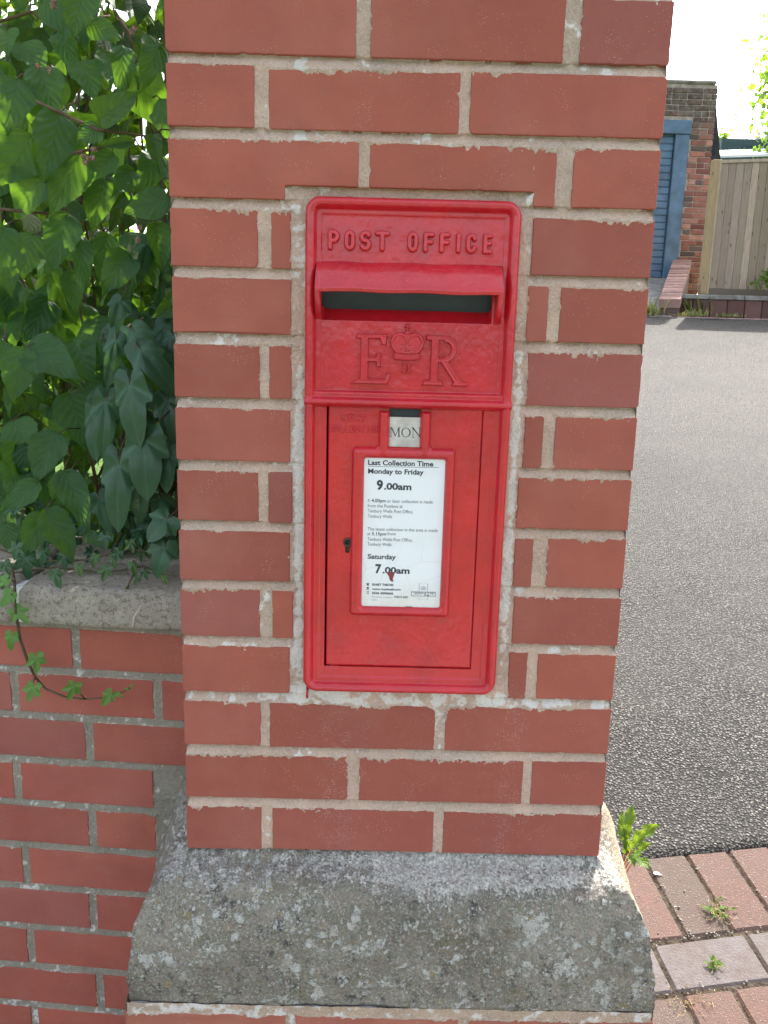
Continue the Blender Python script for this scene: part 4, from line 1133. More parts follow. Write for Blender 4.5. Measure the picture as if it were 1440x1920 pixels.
# loose grit on the paving and along the joints
gm = MB(); ico = [(0, 0, 1), (.9, 0, .4), (.28, .85, .4), (-.72, .53, .4), (-.72, -.53, .4), (.28, -.85, .4), (.72, .53, -.4), (-.28, .85, -.4), (-.9, 0, -.4), (-.28, -.85, -.4), (.72, -.53, -.4), (0, 0, -1)]
icf = [(0, 1, 2), (0, 2, 3), (0, 3, 4), (0, 4, 5), (0, 5, 1), (1, 6, 2), (2, 7, 3), (3, 8, 4), (4, 9, 5), (5, 10, 1), (2, 6, 7), (3, 7, 8), (4, 8, 9), (5, 9, 10), (1, 10, 6), (6, 11, 7), (7, 11, 8), (8, 11, 9), (9, 11, 10), (10, 11, 6)]
for k in range(1500):
    if k < 700:
        j = rng.integers(0, 12); u_ = j * .1055 - .2 + rng.normal(0, .003); v_ = rng.uniform(0, .21)
    elif k < 1150: v_ = rng.choice([0., .206, .313]) + rng.normal(0, .004); u_ = rng.uniform(-.25, 1.)
    elif k < 1300: u_, v_ = rng.uniform(-.3, 1.2), rng.uniform(0, .6)
    else: u_, v_ = rng.uniform(-.3, 1.2), -rng.uniform(0, .5) ** 2 * 2
    s = rng.uniform(.001, .0028) * (1.5 if rng.random() < .06 else 1)
    x = PO[0] + pe_[0] * u_ + pn[0] * v_; y = PO[1] + pe_[1] * u_ + pn[1] * v_
    z = gz(x, y) + (s * .5 if k >= 1150 else -.002 + s * .5) + .001
    A = np.linalg.qr(rng.normal(size=(3, 3)))[0] * np.array([1, rng.uniform(.6, 1), rng.uniform(.5, .9)])
    gm.add([(np.array(p) @ A) * s + (x, y, z) for p in ico], icf)
struct(gm.build('loose_grit', M['grit']), 'stuff', 'loose pale grit scattered over the block paving joints', 'grit')

# ------------------------------------------------------------------ LEAVES
def leaf_ovate(nl=9, nw=6, acu=1.0, droop=.25, fold=.25, wav=.04, ser=0.0, seed=0):
    rg = np.random.default_rng(seed); t = np.linspace(0, 1, nl + 1); s = np.linspace(-1, 1, nw + 1)
    w = np.sin(np.pi * np.clip(t, 0, 1) ** .62) ** .85 * (1 - .25 * t) ; w = w / w.max() * .5
    w = w * (1 - sstep(.78, 1, t) * .35 * acu)
    T_, S_ = np.meshgrid(t, s, indexing='ij')
    serr = 1 + ser * np.where(np.abs(S_) > .99, np.sign(np.sin(T_ * 60)) * .5, 0)
    x = S_ * w[:, None] * .78 * serr; y = T_ - .04 * np.abs(S_) * (T_ < .1)
    z = -droop * T_ ** 2 * .9 + fold * np.abs(x) * .8 + wav * np.sin(T_ * 9 + rg.uniform(0, 6)) * np.abs(S_) ** 2 * .6 + .03 * np.sin(T_ * 20 + S_ * 2)*np.abs(S_)
    x = x + .06 * np.sin(T_ * 2.2 + rg.uniform(-1, 1)) * T_
    V = np.stack([x, y, z], -1).reshape(-1, 3); F = gridfaces(nw + 1, nl + 1)
    return V, F, np.stack([S_, T_], -1).reshape(-1, 2)
def leaf_ivy(kind=5, n=40, nr=4, cup=.25, seed=0):
    rg = np.random.default_rng(seed)
    lob = {5: [(0, 1.0), (55, .78), (-55, .78), (118, .55), (-118, .55)], 3: [(0, 1.12), (62, .62), (-62, .62)], 1: [(0, 1.28), (58, .66), (-58, .66)]}[kind]
    sharp = {5: 3.2, 3: 2.6, 1: 2.3}[kind]
    an = np.linspace(-165, 165, n + 1); r = np.zeros(n + 1) + {5: .44, 3: .46, 1: .46}[kind]
    for a, m in lob:
        d = np.abs(an - a) / {5: 36, 3: 46, 1: 50}[kind]; r = np.maximum(r, m * np.exp(-(d ** 1.25) * 1.0) + .0)
    r = r * (1 - .35 * sstep(140, 165, np.abs(an)))
    rr = np.linspace(0, 1, nr + 1)[1:]
    V = [(0, 0, 0)]; uv = [(0, 0)]
    laps = sorted(a for a, m in lob)
    ua = np.interp(an, [-180] + laps + [180], [-1 + .4] + list(range(len(laps))) + [len(laps) - .4])
    ph = rg.uniform(0, 6)
    for q in rr:
        for i in range(n + 1):
            a = R_(an[i]); R0 = r[i] * q; x = R0 * math.sin(a); y = R0 * math.cos(a)
            z = -cup * (x * x + y * y) * .8 + .05 * math.sin(a * 3 + ph) * q + .09 * abs(math.sin((ua[i]) * math.pi)) * q * (.6)
            V.append((x * .92, y + .0, z)); uv.append((ua[i], q * r[i] * 1.0))
    F = []
    for i in range(n): F.append((0, 1 + i, 2 + i, 2 + i))
    F = [(0, 1 + i + 1, 1 + i) for i in range(n)]
    Q_ = []
    for k in range(nr - 1):
        for i in range(n):
            a = 1 + k * (n + 1) + i; Q_.append((a, a + 1, a + n + 2, a + n + 1))
    tri = [(f[0], f[1], f[2]) for f in F] + [(q[0], q[1], q[2]) for q in Q_] + [(q[0], q[2], q[3]) for q in Q_]
    return np.array(V), np.array(tri), np.array(uv)
class Leaves:
    def __init__(s): s.V = []; s.F = []; s.U = []; s.C = []; s.n = 0
    def add(s, tpl, M3, o, young=0., r=None):
        V, F, uv = tpl; V = V @ M3.T + o
        F = F if F.shape[1] == 3 else np.concatenate([F[:, [0, 1, 2]], F[:, [0, 2, 3]]])
        s.V.append(V); s.F.append(F + s.n); s.U.append(uv); s.n += len(V)
        s.C.append(np.tile([rng.random() if r is None else r, young, 0, 1], (len(V), 1)))
    def build(s, name, mat, parent=None, smooth=True):
        return mesh(name, np.concatenate(s.V), np.concatenate(s.F), mat, parent, smooth, cols=np.concatenate(s.C), uv=np.concatenate(s.U))
def nrm(v): return v / (np.linalg.norm(v) + 1e-9)
def frame(along, normal, L, W):
    y = nrm(along); z = nrm(normal - np.dot(normal, y) * y); x = np.cross(y, z)
    return np.stack([x * W, y * L, z * L], 1)
OV = [leaf_ovate(12, 6, droop=rng.uniform(.0, .65), fold=rng.uniform(-.1, .8), wav=rng.uniform(.02, .13), ser=.04, seed=i) for i in range(8)]
OVS = [leaf_ovate(22, 6, droop=rng.uniform(.1, .35), fold=rng.uniform(.1, .4), wav=.04, ser=.07, seed=i + 20) for i in range(6)]
OVL = [leaf_ovate(4, 2, droop=rng.uniform(.1, .5), fold=.3, seed=i + 40) for i in range(4)]
IV5 = [leaf_ivy(5, 40, 3, rng.uniform(.1, .5), i) for i in range(4)]; IV3 = [leaf_ivy(3, 36, 4, rng.uniform(.2, .6), i + 5) for i in range(4)]; IV1 = [leaf_ivy(1, 30, 4, rng.uniform(.2, .6), i + 9) for i in range(4)]
toCam = lambda p: nrm(CAMP - p)

shrub = empty('leafy_shrub', (-.45, .62, .86), 'dense green shrub with broad pointed leaves spilling over the low wall', 'shrub')
lv = Leaves(); tw = MB()
hero = [  # base px, tip px, width px, depth, young
 ((32, 150), (18, 240), 72, .24, 0), ((110, 214), (98, 320), 76, .22, 0), ((186, 226), (243, 168), 50, .22, .12), ((152, 284), (102, 404), 70, .25, 0),
 ((58, 255), (8, 352), 84, .27, 0), ((72, 128), (112, 210), 66, .28, 0), ((150, 115), (182, 178), 60, .30, 0), ((230, 84), (234, 162), 42, .26, 0),
 ((156, -14), (141, 62), 62, .25, 0), ((165, 44), (228, 66), 46, .28, 0), ((300, 88), (262, 162), 44, .26, 0), ((316, 374), (222, 400), 54, .25, 0),
 ((285, 252), (300, 312), 28, .24, .1), ((212, 288), (166, 342), 50, .27, 0), ((248, 320), (215, 366), 40, .25, 0), ((4, 428), (24, 552), 66, .22, 0),
 ((128, 402), (97, 508), 62, .29, 0), ((146, 438), (168, 528), 44, .30, 0), ((188, 240), (146, 268), 40, .24, .05), ((250, 265), (186, 275), 22, .21, .15),
 ((40, 82), (88, 132), 60, .31, 0), ((12, 60), (16, 96), 40, .30, .05), ((110, 60), (140, 110), 46, .31, 0), ((200, 100), (212, 160), 44, .29, 0),
 ((250, 470), (232, 545), 44, .30, 0), ((290, 420), (312, 505), 46, .28, 0), ((200, 440), (190, 530), 46, .33, 0), ((300, 185), (318, 262), 50, .29, 0), ((60, 440), (42, 520), 60, .32, 0),
 ((50, 650), (147, 696), 84, .20, 0), ((46, 654), (22, 757), 66, .20, 0), ((48, 668), (152, 712), 50, .23, .05), ((110, 812), (62, 902), 74, .26, 0), ((118, 885), (172, 990), 56, .22, 0),
 ((130, 886), (110, 958), 58, .23, 0), ((84, 958), (148, 1045), 66, .19, 0), ((82, 964), (52, 1042), 60, .21, 0), ((72, 905), (2, 962), 48, .22, 0), ((160, 1000), (194, 1020), 30, .24, 0),
 ((24, 790), (70, 860), 70, .30, 0), ((130, 740), (165, 830), 80, .32, 0), ((40, 850), (20, 930), 60, .28, 0), ((10, 640), (-10, 700), 50, .24, 0), ((10, 980), (20, 1030), 44, .24, 0),
 ((190, 640), (160, 700), 55, .31, 0), ((90, 560), (60, 640), 60, .33, 0)]
for (b_, t_, wpx, dep, yg) in hero:
    yb = dep + rng.uniform(-.01, .03); yt = dep - rng.uniform(0, .03)
    B = at(*b_, yb); Tp = at(*t_, yt); L = np.linalg.norm(Tp - B); W = wpx * (dep + .93) / FPX
    nrml = toCam(B) + np.array([rng.normal(0, .25), 0, rng.uniform(.1, .6)])
    tpl = OVS[rng.integers(6)] if wpx > 50 else OV[rng.integers(8)]
    lv.add(tpl, frame(Tp - B, nrml, L * 1.02, W / .78), B, yg, r=rng.uniform(.2, 1))
    side = B + np.array([rng.uniform(-.02, .02), rng.uniform(.02, .06), rng.uniform(.0, .03)]); tw.tube([B, (B + side) / 2 + (0, 0, .004), side], [.0009, .0010, .0012], 5)
# volume leaves
for k in range(900):
    x = rng.uniform(-.95, .10); y = rng.uniform(.30, .95) if k > 330 else rng.uniform(.27, .45); z = rng.uniform(.92, 2.35)
    if rng.random() < .22 * (z > 1.45): continue
    tq = (y - .5) / sd[1]; zq = z - tq * sd[2]
    if k > 330 and y > .5 and abs(zq - 1.47) < .09: continue  # strip left open towards the sun for backlight
    L = rng.uniform(.05, .105); along = np.array([rng.normal(0, .7), rng.normal(-.25, .5), rng.normal(-.9, .4)])
    nr_ = np.array([rng.normal(0, .5), rng.normal(-.7, .5), rng.uniform(.1, .9)])
    lv.add(OV[rng.integers(8)], frame(along, nr_, L, L * rng.uniform(.75, 1.0)), np.array([x, y, z]), .25 * (rng.random() < .1))
dk_ = Leaves()  # added dense leaves, partly unseen, spread up and sunward to block the sun
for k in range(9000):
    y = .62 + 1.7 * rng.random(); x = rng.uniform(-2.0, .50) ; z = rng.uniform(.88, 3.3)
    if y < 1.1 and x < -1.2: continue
    tq = (y - .5) / sd[1]; xq, zq = x - tq * sd[0], z - tq * sd[2]        # gaps carved along the sun direction to let light shafts in
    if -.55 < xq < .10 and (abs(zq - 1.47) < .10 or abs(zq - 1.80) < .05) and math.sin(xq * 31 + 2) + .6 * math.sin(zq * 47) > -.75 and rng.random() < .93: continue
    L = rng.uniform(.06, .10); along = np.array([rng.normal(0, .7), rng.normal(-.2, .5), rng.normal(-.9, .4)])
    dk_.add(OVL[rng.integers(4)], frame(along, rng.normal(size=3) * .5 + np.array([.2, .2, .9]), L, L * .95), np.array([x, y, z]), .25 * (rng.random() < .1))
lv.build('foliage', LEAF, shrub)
dk_.build('shading_foliage', LEAF_SHADE, shrub)
for k in range(46):
    x = rng.uniform(-1.2, .1); y = rng.uniform(.62, 1.3); P = [np.array([x, y, .82])]; dx, dy = rng.normal(0, .035), rng.normal(0, .03)
    for j in range(9): P.append(P[-1] + (dx + rng.normal(0, .03), dy + rng.normal(0, .02), rng.uniform(.12, .2)))
    P = [np.array([min(q[0], .30), q[1], q[2]]) for q in P]
    tw.tube(P, list(np.linspace(.0045, .0012, 10)), 6)
# visible reddish twigs
for pts, dep in (([(68, 190), (110, 210), (150, 228), (186, 244), (240, 250), (318, 262)], .235), ([(136, 288), (160, 282), (186, 278), (215, 268)], .24), ([(0, 40), (60, 22), (110, 60), (130, 150)], .36), ([(215, 20), (240, 60), (262, 130), (255, 200)], .34), ([(0, 392), (60, 398), (120, 402), (160, 420)], .3)):
    tw.tube([at(u_, v_, dep + rng.uniform(-.006, .006)) for u_, v_ in pts], [.0022] * (len(pts) - 2) + [.0015, .0011], 6)
tw.build('branch', M['bark'], shrub, smooth=True)
# dried flower clusters
MDF = simple('dry_flower', (.30, .20, .14), .9, .5, 300, .4, 200)
for (u_, v_) in ((160, 305), (168, 298), (174, 296), (176, 280), (159, 293), (70, 125), (92, 130), (102, 5), (100, 12), (252, 52), (248, 60), (262, 427), (258, 450)):
    p = at(u_, v_, .215 if v_ > 200 else .27)
    fl = MB()
    for q in range(5): fl.add([(np.array(pt) * .0026) + p + rng.normal(0, .0014, 3) for pt in ico], icf)
    fl.build('dead_flower', MDF, shrub)

ivy = empty('hanging_ivy', (-.12, .45, .86), 'dark glossy ivy with long hanging leaves beside the pillar above the coping', 'ivy')
iv = Leaves(); st_ = MB()
for (b_, t_, wpx, dep, kind) in [((247, 615), (294, 672), 56, .23, 1), ((257, 648), (317, 710), 62, .21, 1), ((243, 708), (248, 822), 72, .20, 1), ((220, 628), (202, 708), 36, .22, 1), ((200, 740), (192, 842), 52, .24, 1),
        ((272, 812), (271, 922), 80, .20, 1), ((224, 855), (216, 982), 64, .21, 1), ((313, 742), (326, 820), 60, .24, 1), ((313, 845), (308, 920), 66, .23, 3), ((317, 970), (276, 1010), 72, .19, 3), ((310, 1020), (293, 1080), 66, .18, 3),
        ((180, 760), (170, 850), 50, .26, 1), ((228, 560), (216, 600), 40, .25, 1), ((262, 900), (255, 960), 50, .25, 1), ((325, 620), (318, 700), 60, .28, 1), ((185, 930), (200, 1000), 50, .25, 3), ((300, 930), (300, 975), 60, .26, 3)]:
    B = at(*b_, dep + .01); Tp = at(*t_, dep - .015); L = np.linalg.norm(Tp - B); W = wpx * (dep + .93) / FPX
    tpl = IV1[rng.integers(4)] if kind == 1 else IV3[rng.integers(4)]
    o = B + (Tp - B) * .12
    iv.add(tpl, frame(Tp - B, toCam(B) + np.array([rng.normal(0, .25), 0, rng.uniform(0, .5)]), L * .80, W / (.92 if kind == 1 else 1.05)), o, 0)
    q = B + np.array([rng.uniform(-.02, .03), .03, rng.uniform(.01, .035)]); st_.tube([o, B, q], [.001, .001, .0012], 5)
for k in range(230):
    x = rng.uniform(-.20, .03); y = rng.uniform(.27, .6); z = rng.uniform(.95, 1.52)
    if x < -.14 and z > 1.35: continue
    L = rng.uniform(.03, .06); along = np.array([rng.normal(0, .5), rng.normal(-.3, .3), rng.normal(-1, .3)])
    iv.add((IV1 + IV3)[rng.integers(8)], frame(along, np.array([rng.normal(0, .4), -.9, rng.uniform(.1, .7)]), L, L * .8), np.array([x, y, z]), 0)
for k in range(14):
    x = rng.uniform(-.22, .0); y = rng.uniform(.3, .5); P = [np.array([x, y, .86])]
    for j in range(8): P.append(P[-1] + (rng.normal(0, .02), rng.normal(0, .012), rng.uniform(.04, .10)))
    st_.tube(P, list(np.linspace(.0035, .0012, 9)), 6)
iv.build('foliage', IVY, ivy); st_.build('stem', M['stem'], ivy, smooth=True)

# small ivy creeping on the coping
civ = empty('creeping_ivy', (-.2, .25, .95), 'small lobed ivy leaves creeping along the top of the stone coping', 'ivy')
cl = Leaves(); cs = MB()
small = [((50, 1055), 72, 0, 5, 175), ((105, 1080), 44, .1, 3, 150), ((198, 1072), 44, .2, 5, 190), ((250, 1062), 34, .2, 3, 160), ((309, 1085), 24, .5, 3, 175), ((148, 1066), 32, .3, 3, 160), ((238, 1104), 15, .6, 3, 180), ((258, 1086), 24, .2, 3, 200), ((12, 1062), 40, .1, 5, 170), ((8, 1088), 36, .2, 3, 190), ((272, 1075), 30, .1, 5, 150), ((178, 1048), 34, .2, 3, 175), ((120, 1050), 44, 0, 5, 165), ((82, 1038), 40, 0, 3, 180), ((220, 1040), 40, .0, 5, 190), ((245, 1022), 36, .2, 5, 150), ((212, 1050), 30, .3, 3, 170), ((30, 1030), 46, .05, 5, 190), ((196, 1010), 40, .0, 3, 170)]
for (p_, sz, yg, kind, ang) in small:
    y = .16 if p_[1] > 1060 else .20
    B = at(*p_, y); s = sz * (y + .93) / FPX * .62; a = R_(ang + rng.normal(0, 12))
    along = np.array([math.sin(a), -.25, math.cos(a)])
    cl.add((IV5 if kind == 5 else IV3)[rng.integers(4)], frame(along, toCam(B) + (rng.normal(0, .2), 0, .5 + rng.normal(0, .2)), s, s), B - along * s * .2, yg, r=rng.random())
for k in range(260):
    x = rng.uniform(-.75, .0); y = rng.uniform(.25, .46); z = .955 + rng.random() ** 1.5 * .10; s = rng.uniform(.012, .024)
    cl.add((IV5 + IV3)[rng.integers(8)], frame(np.array([rng.normal(0, .8), rng.normal(-.4, .3), rng.normal(-.6, .5)]), np.array([rng.normal(0, .3), -.8, .7]), s, s), np.array([x, y, z]), .2 * (rng.random() < .3))
for pts in ([(310, 1078), (270, 1062), (225, 1070), (180, 1072), (100, 1064), (20, 1075)], [(258, 1060), (245, 1088), (238, 1104)], [(0, 1030), (70, 1052), (160, 1050), (240, 1030), (330, 1040)]):
    cs.tube([at(u_, v_, .215 if v_ < 1080 else .15) for u_, v_ in pts], .0016, 6)
cl.build('foliage', IVY, civ); cs.build('stem', M['stem'], civ, smooth=True)

# the sprig hanging in front of the wall
spg = empty('ivy_sprig', tuple(at(30, 1095, .14)), 'single ivy runner with bright green leaves dangling down the front of the low wall', 'ivy')
sl_ = Leaves(); ss = MB()
path = [(22, 1060, .20), (27, 1090, .155), (28, 1118, .132), (30, 1150, .128), (38, 1200, .140), (52, 1240, .148), (66, 1270, .150), (86, 1292, .150), (120, 1306, .150), (160, 1311, .148), (200, 1308, .145), (225, 1300, .14), (247, 1288, .138)]
pw_ = [at(*p) for p in path]; ss.tube(pw_, [.0022] * 6 + [.0019, .0017, .0015, .0013, .0012, .001, .0007], 7)
for (c, sz, yg, kind, ang, k) in [((14, 1120), 48, .0, 3, 220, 2), ((36, 1150), 52, .1, 5, 130, 3), ((20, 1199), 46, .1, 3, 190, 4), ((68, 1241), 52, .1, 5, 175, 5), ((60, 1296), 52, .1, 5, 200, 6), ((136, 1294), 52, .1, 5, 200, 9), ((203, 1307), 44, .15, 3, 215, 10), ((222, 1302), 18, .4, 3, 120, 11), ((246, 1286), 11, .4, 3, 60, 12), ((240, 1292), 12, .4, 3, 300, 12), ((6, 1090), 36, .1, 3, 240, 1)]:
    B = at(*c, .128); s = sz * 1.06 / FPX * .66; a = R_(ang); along = np.array([math.sin(a), -.2, math.cos(a)])
    o = B - along * s * .25
    sl_.add((IV5 if kind == 5 else IV3)[rng.integers(4)], frame(along, toCam(B) + (rng.normal(0, .25), 0, .35), s, s), o, yg, r=rng.uniform(.3, 1))
    ss.tube([pw_[k], (pw_[k] + o) / 2 + (0, -.003, .002), o], [.0010, .0008, .0007], 5)
sl_.build('foliage', IVYL, spg); ss.build('stem', M['stem'], spg, smooth=True)
# dry tendril on the coping
dt = MB(); dt.tube([at(264, 1134, .122), at(258, 1146, .124), at(250, 1158, .126), at(249, 1172, .128), at(247, 1178, .13)], .0007, 5)
tag(dt.build('dry_tendril', simple('straw', (.55, .47, .36), .8)), 'thin pale dry tendril lying over the edge of the coping', 'tendril')

# sunlit garden behind: separate hedge-like shrubs
def bush(name, c, rad, n, label, cat, size=.07, mat=None, seed=0, grp=None, thin=0, tpl=OVL, trunk=True, yg=.2):
    rg = np.random.default_rng(seed); e = empty(name, (c[0], c[1], c[2] - rad[2]), label, cat, grp)
    L = Leaves(); nc = max(6, n // 60); cl_ = []
    for k in range(nc):
        v = rg.normal(size=3); v /= np.linalg.norm(v); cl_.append(np.array(c) + v * np.array(rad) * rg.uniform(.3, 1.0))
    for k in range(n):
        q = cl_[rg.integers(nc)] + rg.normal(0, 1, 3) * np.array(rad) * .20
        s = size * rg.uniform(.6, 1.2)
        L.add(tpl[rg.integers(len(tpl))], frame(rg.normal(size=3) + (0, 0, -.5), rg.normal(size=3) + (0, 0, .6), s, s * .8), q, yg * (rg.random() < .3), r=rg.random())
    L.build('foliage', mat or LEAF2, e)
    if trunk:
        b = MB()
        for q in cl_[:14]: b.tube([np.array((c[0], c[1], c[2] - rad[2] - .05)), (np.array(c) * .6 + q * .4) - (0, 0, rad[2] * .3), q], [size * .25, size * .16, size * .06], 6)
        b.build('trunk', M['bark'], e, smooth=True)
    return e
bush('garden_shrub', (-1.9, 3.4, 1.75), (1.0, .7, 1.0), 2600, 'sunlit yellow green shrub glimpsed through the leaves at far left', 'shrub', .08, seed=3)
bush('garden_shrub', (-.45, 4.4, 1.9), (.9, .7, 1.0), 2600, 'sunlit yellow green shrub glimpsed through the leaves nearest the pillar', 'shrub', .08, seed=4)

# ------------------------------------------------------------------ DANDELION and weeds
def dand(tpl_n=26, seed=0):
    rg = np.random.default_rng(seed); t = np.linspace(0, 1, tpl_n + 1); w = .10 + .25 * t ** .8; w *= np.where(t > .72, (1 - (t - .72) / .28 * .95), 1)
    saw = 1 - .62 * ((t * 6.3) % 1) * (t < .72); w = w * saw
    s = np.linspace(-1, 1, 5); T_, S_ = np.meshgrid(t, s, indexing='ij')
    x = S_ * w[:, None] ; y = T_ + .03 * np.abs(S_) * 0; z = .35 * T_ * (1 - T_) * 1.2 + .35 * np.abs(x) + .035 * np.sin(T_ * 22) * np.abs(S_)
    return np.stack([x, y, z], -1).reshape(-1, 3), gridfaces(5, tpl_n + 1), np.stack([S_, T_], -1).reshape(-1, 2)
DN = [dand(26, i) for i in range(3)]
gp_ = at(1203, 1652, .33)
dd0 = np.array([.655, .40, gz(.655, .40)])
dan = empty('dandelion', tuple(dd0), 'bright green dandelion with jagged leaves growing at the foot of the stone plinth', 'weed')
dl = Leaves()
for (b_, t_, wpx, yb, yt) in [((1172, 1600), (1186, 1510), 34, .40, .44), ((1185, 1592), (1238, 1548), 36, .36, .34), ((1180, 1600), (1214, 1560), 40, .40, .38), ((1188, 1612), (1222, 1582), 26, .38, .36), ((1184, 1606), (1218, 1630), 32, .36, .31),
         ((1176, 1600), (1160, 1545), 26, .40, .42), ((1180, 1602), (1196, 1570), 30, .42, .44), ((1182, 1606), (1204, 1604), 24, .36, .33), ((1178, 1596), (1168, 1520), 28, .44, .47), ((1176, 1606), (1190, 1626), 22, .36, .32)]:
    B = at(*b_, yb); Tp = at(*t_, yt); L = np.linalg.norm(Tp - B)
    dl.add(DN[rng.integers(3)], frame(Tp - B, toCam(B) * .6 + (rng.normal(0, .3), 0, .9), L, wpx * 1.3 / FPX * 1.5), B, 0, r=rng.random())
for k in range(len(dl.V)):
    one = Leaves(); one.V = [dl.V[k]]; one.F = [dl.F[k] - dl.F[k].min()]; one.U = [dl.U[k]]; one.C = [dl.C[k]]; one.build('leaf', WEED, dan)
ds = MB()
for k in range(5): p = dl.V[k][2]; ds.tube([dd0 + rng.normal(0, .004, 3) * (1, 1, 0), (dd0 + p) / 2 + (0, 0, -.005), p], .0016, 5)
ds.build('stalk', simple('reddish_stalk', (.35, .16, .08), .6), dan, smooth=True)
def onpav(u_, v_):
    r = ray(u_, v_); n = np.array([0, -.211, 1]); t = (.018 - n @ CAMP) / (n @ r); return CAMP + r * t
def weed(name, u_, v_, n, hgt, label, mat, spread=.02, straw=.5, seed=0):
    rg = np.random.default_rng(seed); p0 = onpav(u_, v_); e = empty(name, tuple(p0), label, 'weed', 'weeds in the paving joints'); L = Leaves(); s_ = MB()
    for k in range(n):
        d_ = rg.normal(0, 1, 3) * (1, 1, .2) + (0, 0, .8); d_ = nrm(d_); q = p0 + rg.normal(0, spread, 3) * (1, 1, 0); tip = q + d_ * hgt * rg.uniform(.5, 1.2)
        if rg.random() < straw: s_.tube([q, (q + tip) / 2 + rg.normal(0, .003, 3), tip - (0, 0, .006)], .0006, 4)
        else: L.add(OV[rg.integers(8)], frame(d_ + (0, 0, -.3), np.array([rg.normal(0, .3), -.3, 1.]), hgt * .55, hgt * .4), tip - d_ * hgt * .4, .3 * (rg.random() < .4), r=rg.random())
    if L.n: L.build('foliage', mat, e)
    if s_.v: s_.build('straw', simple('straw_' + name, (.42, .32, .16), .8), e)
weed('paving_weed', 1345, 1710, 70, .022, 'small flowering weed tuft between the red paving blocks', WEED, .012, .6, 1)
weed('paving_weed', 1342, 1815, 26, .020, 'thin upright weed in the joint of the grey paving blocks', WEED, .005, .4, 2)
weed('paving_weed', 1300, 1872, 40, .012, 'low straw coloured weed along the lower edge of the grey blocks', WEED, .03, .85, 3)
# fallen petal on the paving
pt = Leaves(); p0 = onpav(1225, 1638); pt.add(OV[1], frame(np.array([1, -.4, .1]), np.array([0, -.2, 1.]), .02, .012), p0 + (0, 0, .003), 0)
tag(pt.build('fallen_petal', simple('pale_petal', (.7, .62, .60), .6)), 'pale fallen petal lying by the plinth corner', 'petal')

# ------------------------------------------------------------------ FAR RIGHT: outhouse, gate wall, fence, planter
GY = 11.2
g0 = np.array([3.35, GY, 2.45])
gar = empty('brick_outhouse', (4.2, GY + 1, 2.55), 'old mould stained brick outhouse with a blue slatted door across the driveway', 'outhouse')
# front wall leans with the photo's roofline: left part above door + right pier
gb = MB(); gmort = MB(); mold = MB()
x_l, x_r = 3.0, 5.02; door_r = 4.665; door_top = 4.80; topz = 5.36; base = 2.3
gmort.box((x_l, GY + .012, base), (x_r - .012, GY + .22, topz - .06)); 
hc = .078
nrow = int((topz - .05 - base) / hc)
for r in range(nrow):
    za = base + r * hc; xs = x_l + (0 if r % 2 else -.115); x = xs
    while x < x_r:
        w_ = .215 if (r % 3) else (.215 if rng.random() < .5 else .1025)
        a, b = max(x, x_l), min(x + w_, x_r); x += w_ + .012
        if za < door_top + .0 and a < door_r: a = max(a, door_r + .004)
        if b - a < .03: continue
        v = rng.uniform(.7, 1.25); cc = [(.33, .15, .11), (.40, .22, .17), (.24, .10, .08), (.13, .10, .09)][rng.choice(4, p=[.42, .28, .2, .10])]
        gb.box((a, GY + rng.uniform(-.003, .003), za), (b, GY + (.2 if b >= x_r - .001 else .05), za + hc - .012), c=(*(q * v for q in cc), 1), b=.006)
set_ = gb.build('brickwork', M['oldbrick'], gar); gmort2 = gmort
# hollow the mortar behind the door by building it as separate pieces
gmort = MB(); gmort.box((x_l, GY + .010, door_top), (x_r - .012, GY + .21, topz - .055)); gmort.box((door_r + .006, GY + .011, base), (x_r - .013, GY + .209, door_top - .001)); 
gmort.build('mortar', simple('pale_old_mortar', (.34, .29, .24), .95, .6, 60, .3, 10), gar)
cp = MB(); cp.box((x_l, GY - .02, topz - .055), (x_r - .03, GY + .26, topz), b=.02); cp.build('coping_stone', M['concrete'], gar)
ft = MB(); ft.box((x_l, GY - .035, door_top - .175), (door_r + .01, GY + .0, door_top + .01), b=.006); ft.box((door_r - .205, GY - .02, base), (door_r, GY + .06, door_top - .18), b=.006)
ft.build('door_frame', M['blue'], gar)
dr = MB(); z = base
while z < door_top - .2: dr.box((x_l, GY + .03, z), (door_r - .21, GY + .055, z + .098), b=.012); z += .1
dr.build('slatted_door', M['blue'], gar)
rf = MB(); zr0, zr1 = 4.10, 5.05
rf.add([(x_r, GY + .05, zr1 + .05), (x_r + .20, GY + .05, zr0), (x_r + .02, GY + .05, zr0 - .05), (x_r, GY + 3.2, zr1 + .05), (x_r + .20, GY + 3.2, zr0), (x_r + .02, GY + 3.2, zr0 - .05)], [(0, 2, 1), (3, 4, 5), (0, 1, 4, 3), (1, 2, 5, 4), (0, 3, 5, 2)])
rf.build('roof', M['roof'], gar)
sw = MB(); sw.box((x_l, GY + .27, base), (x_r - .06, GY + 3.2, topz - .35)); sw.build('side_wall', M['oldbrick'], gar)
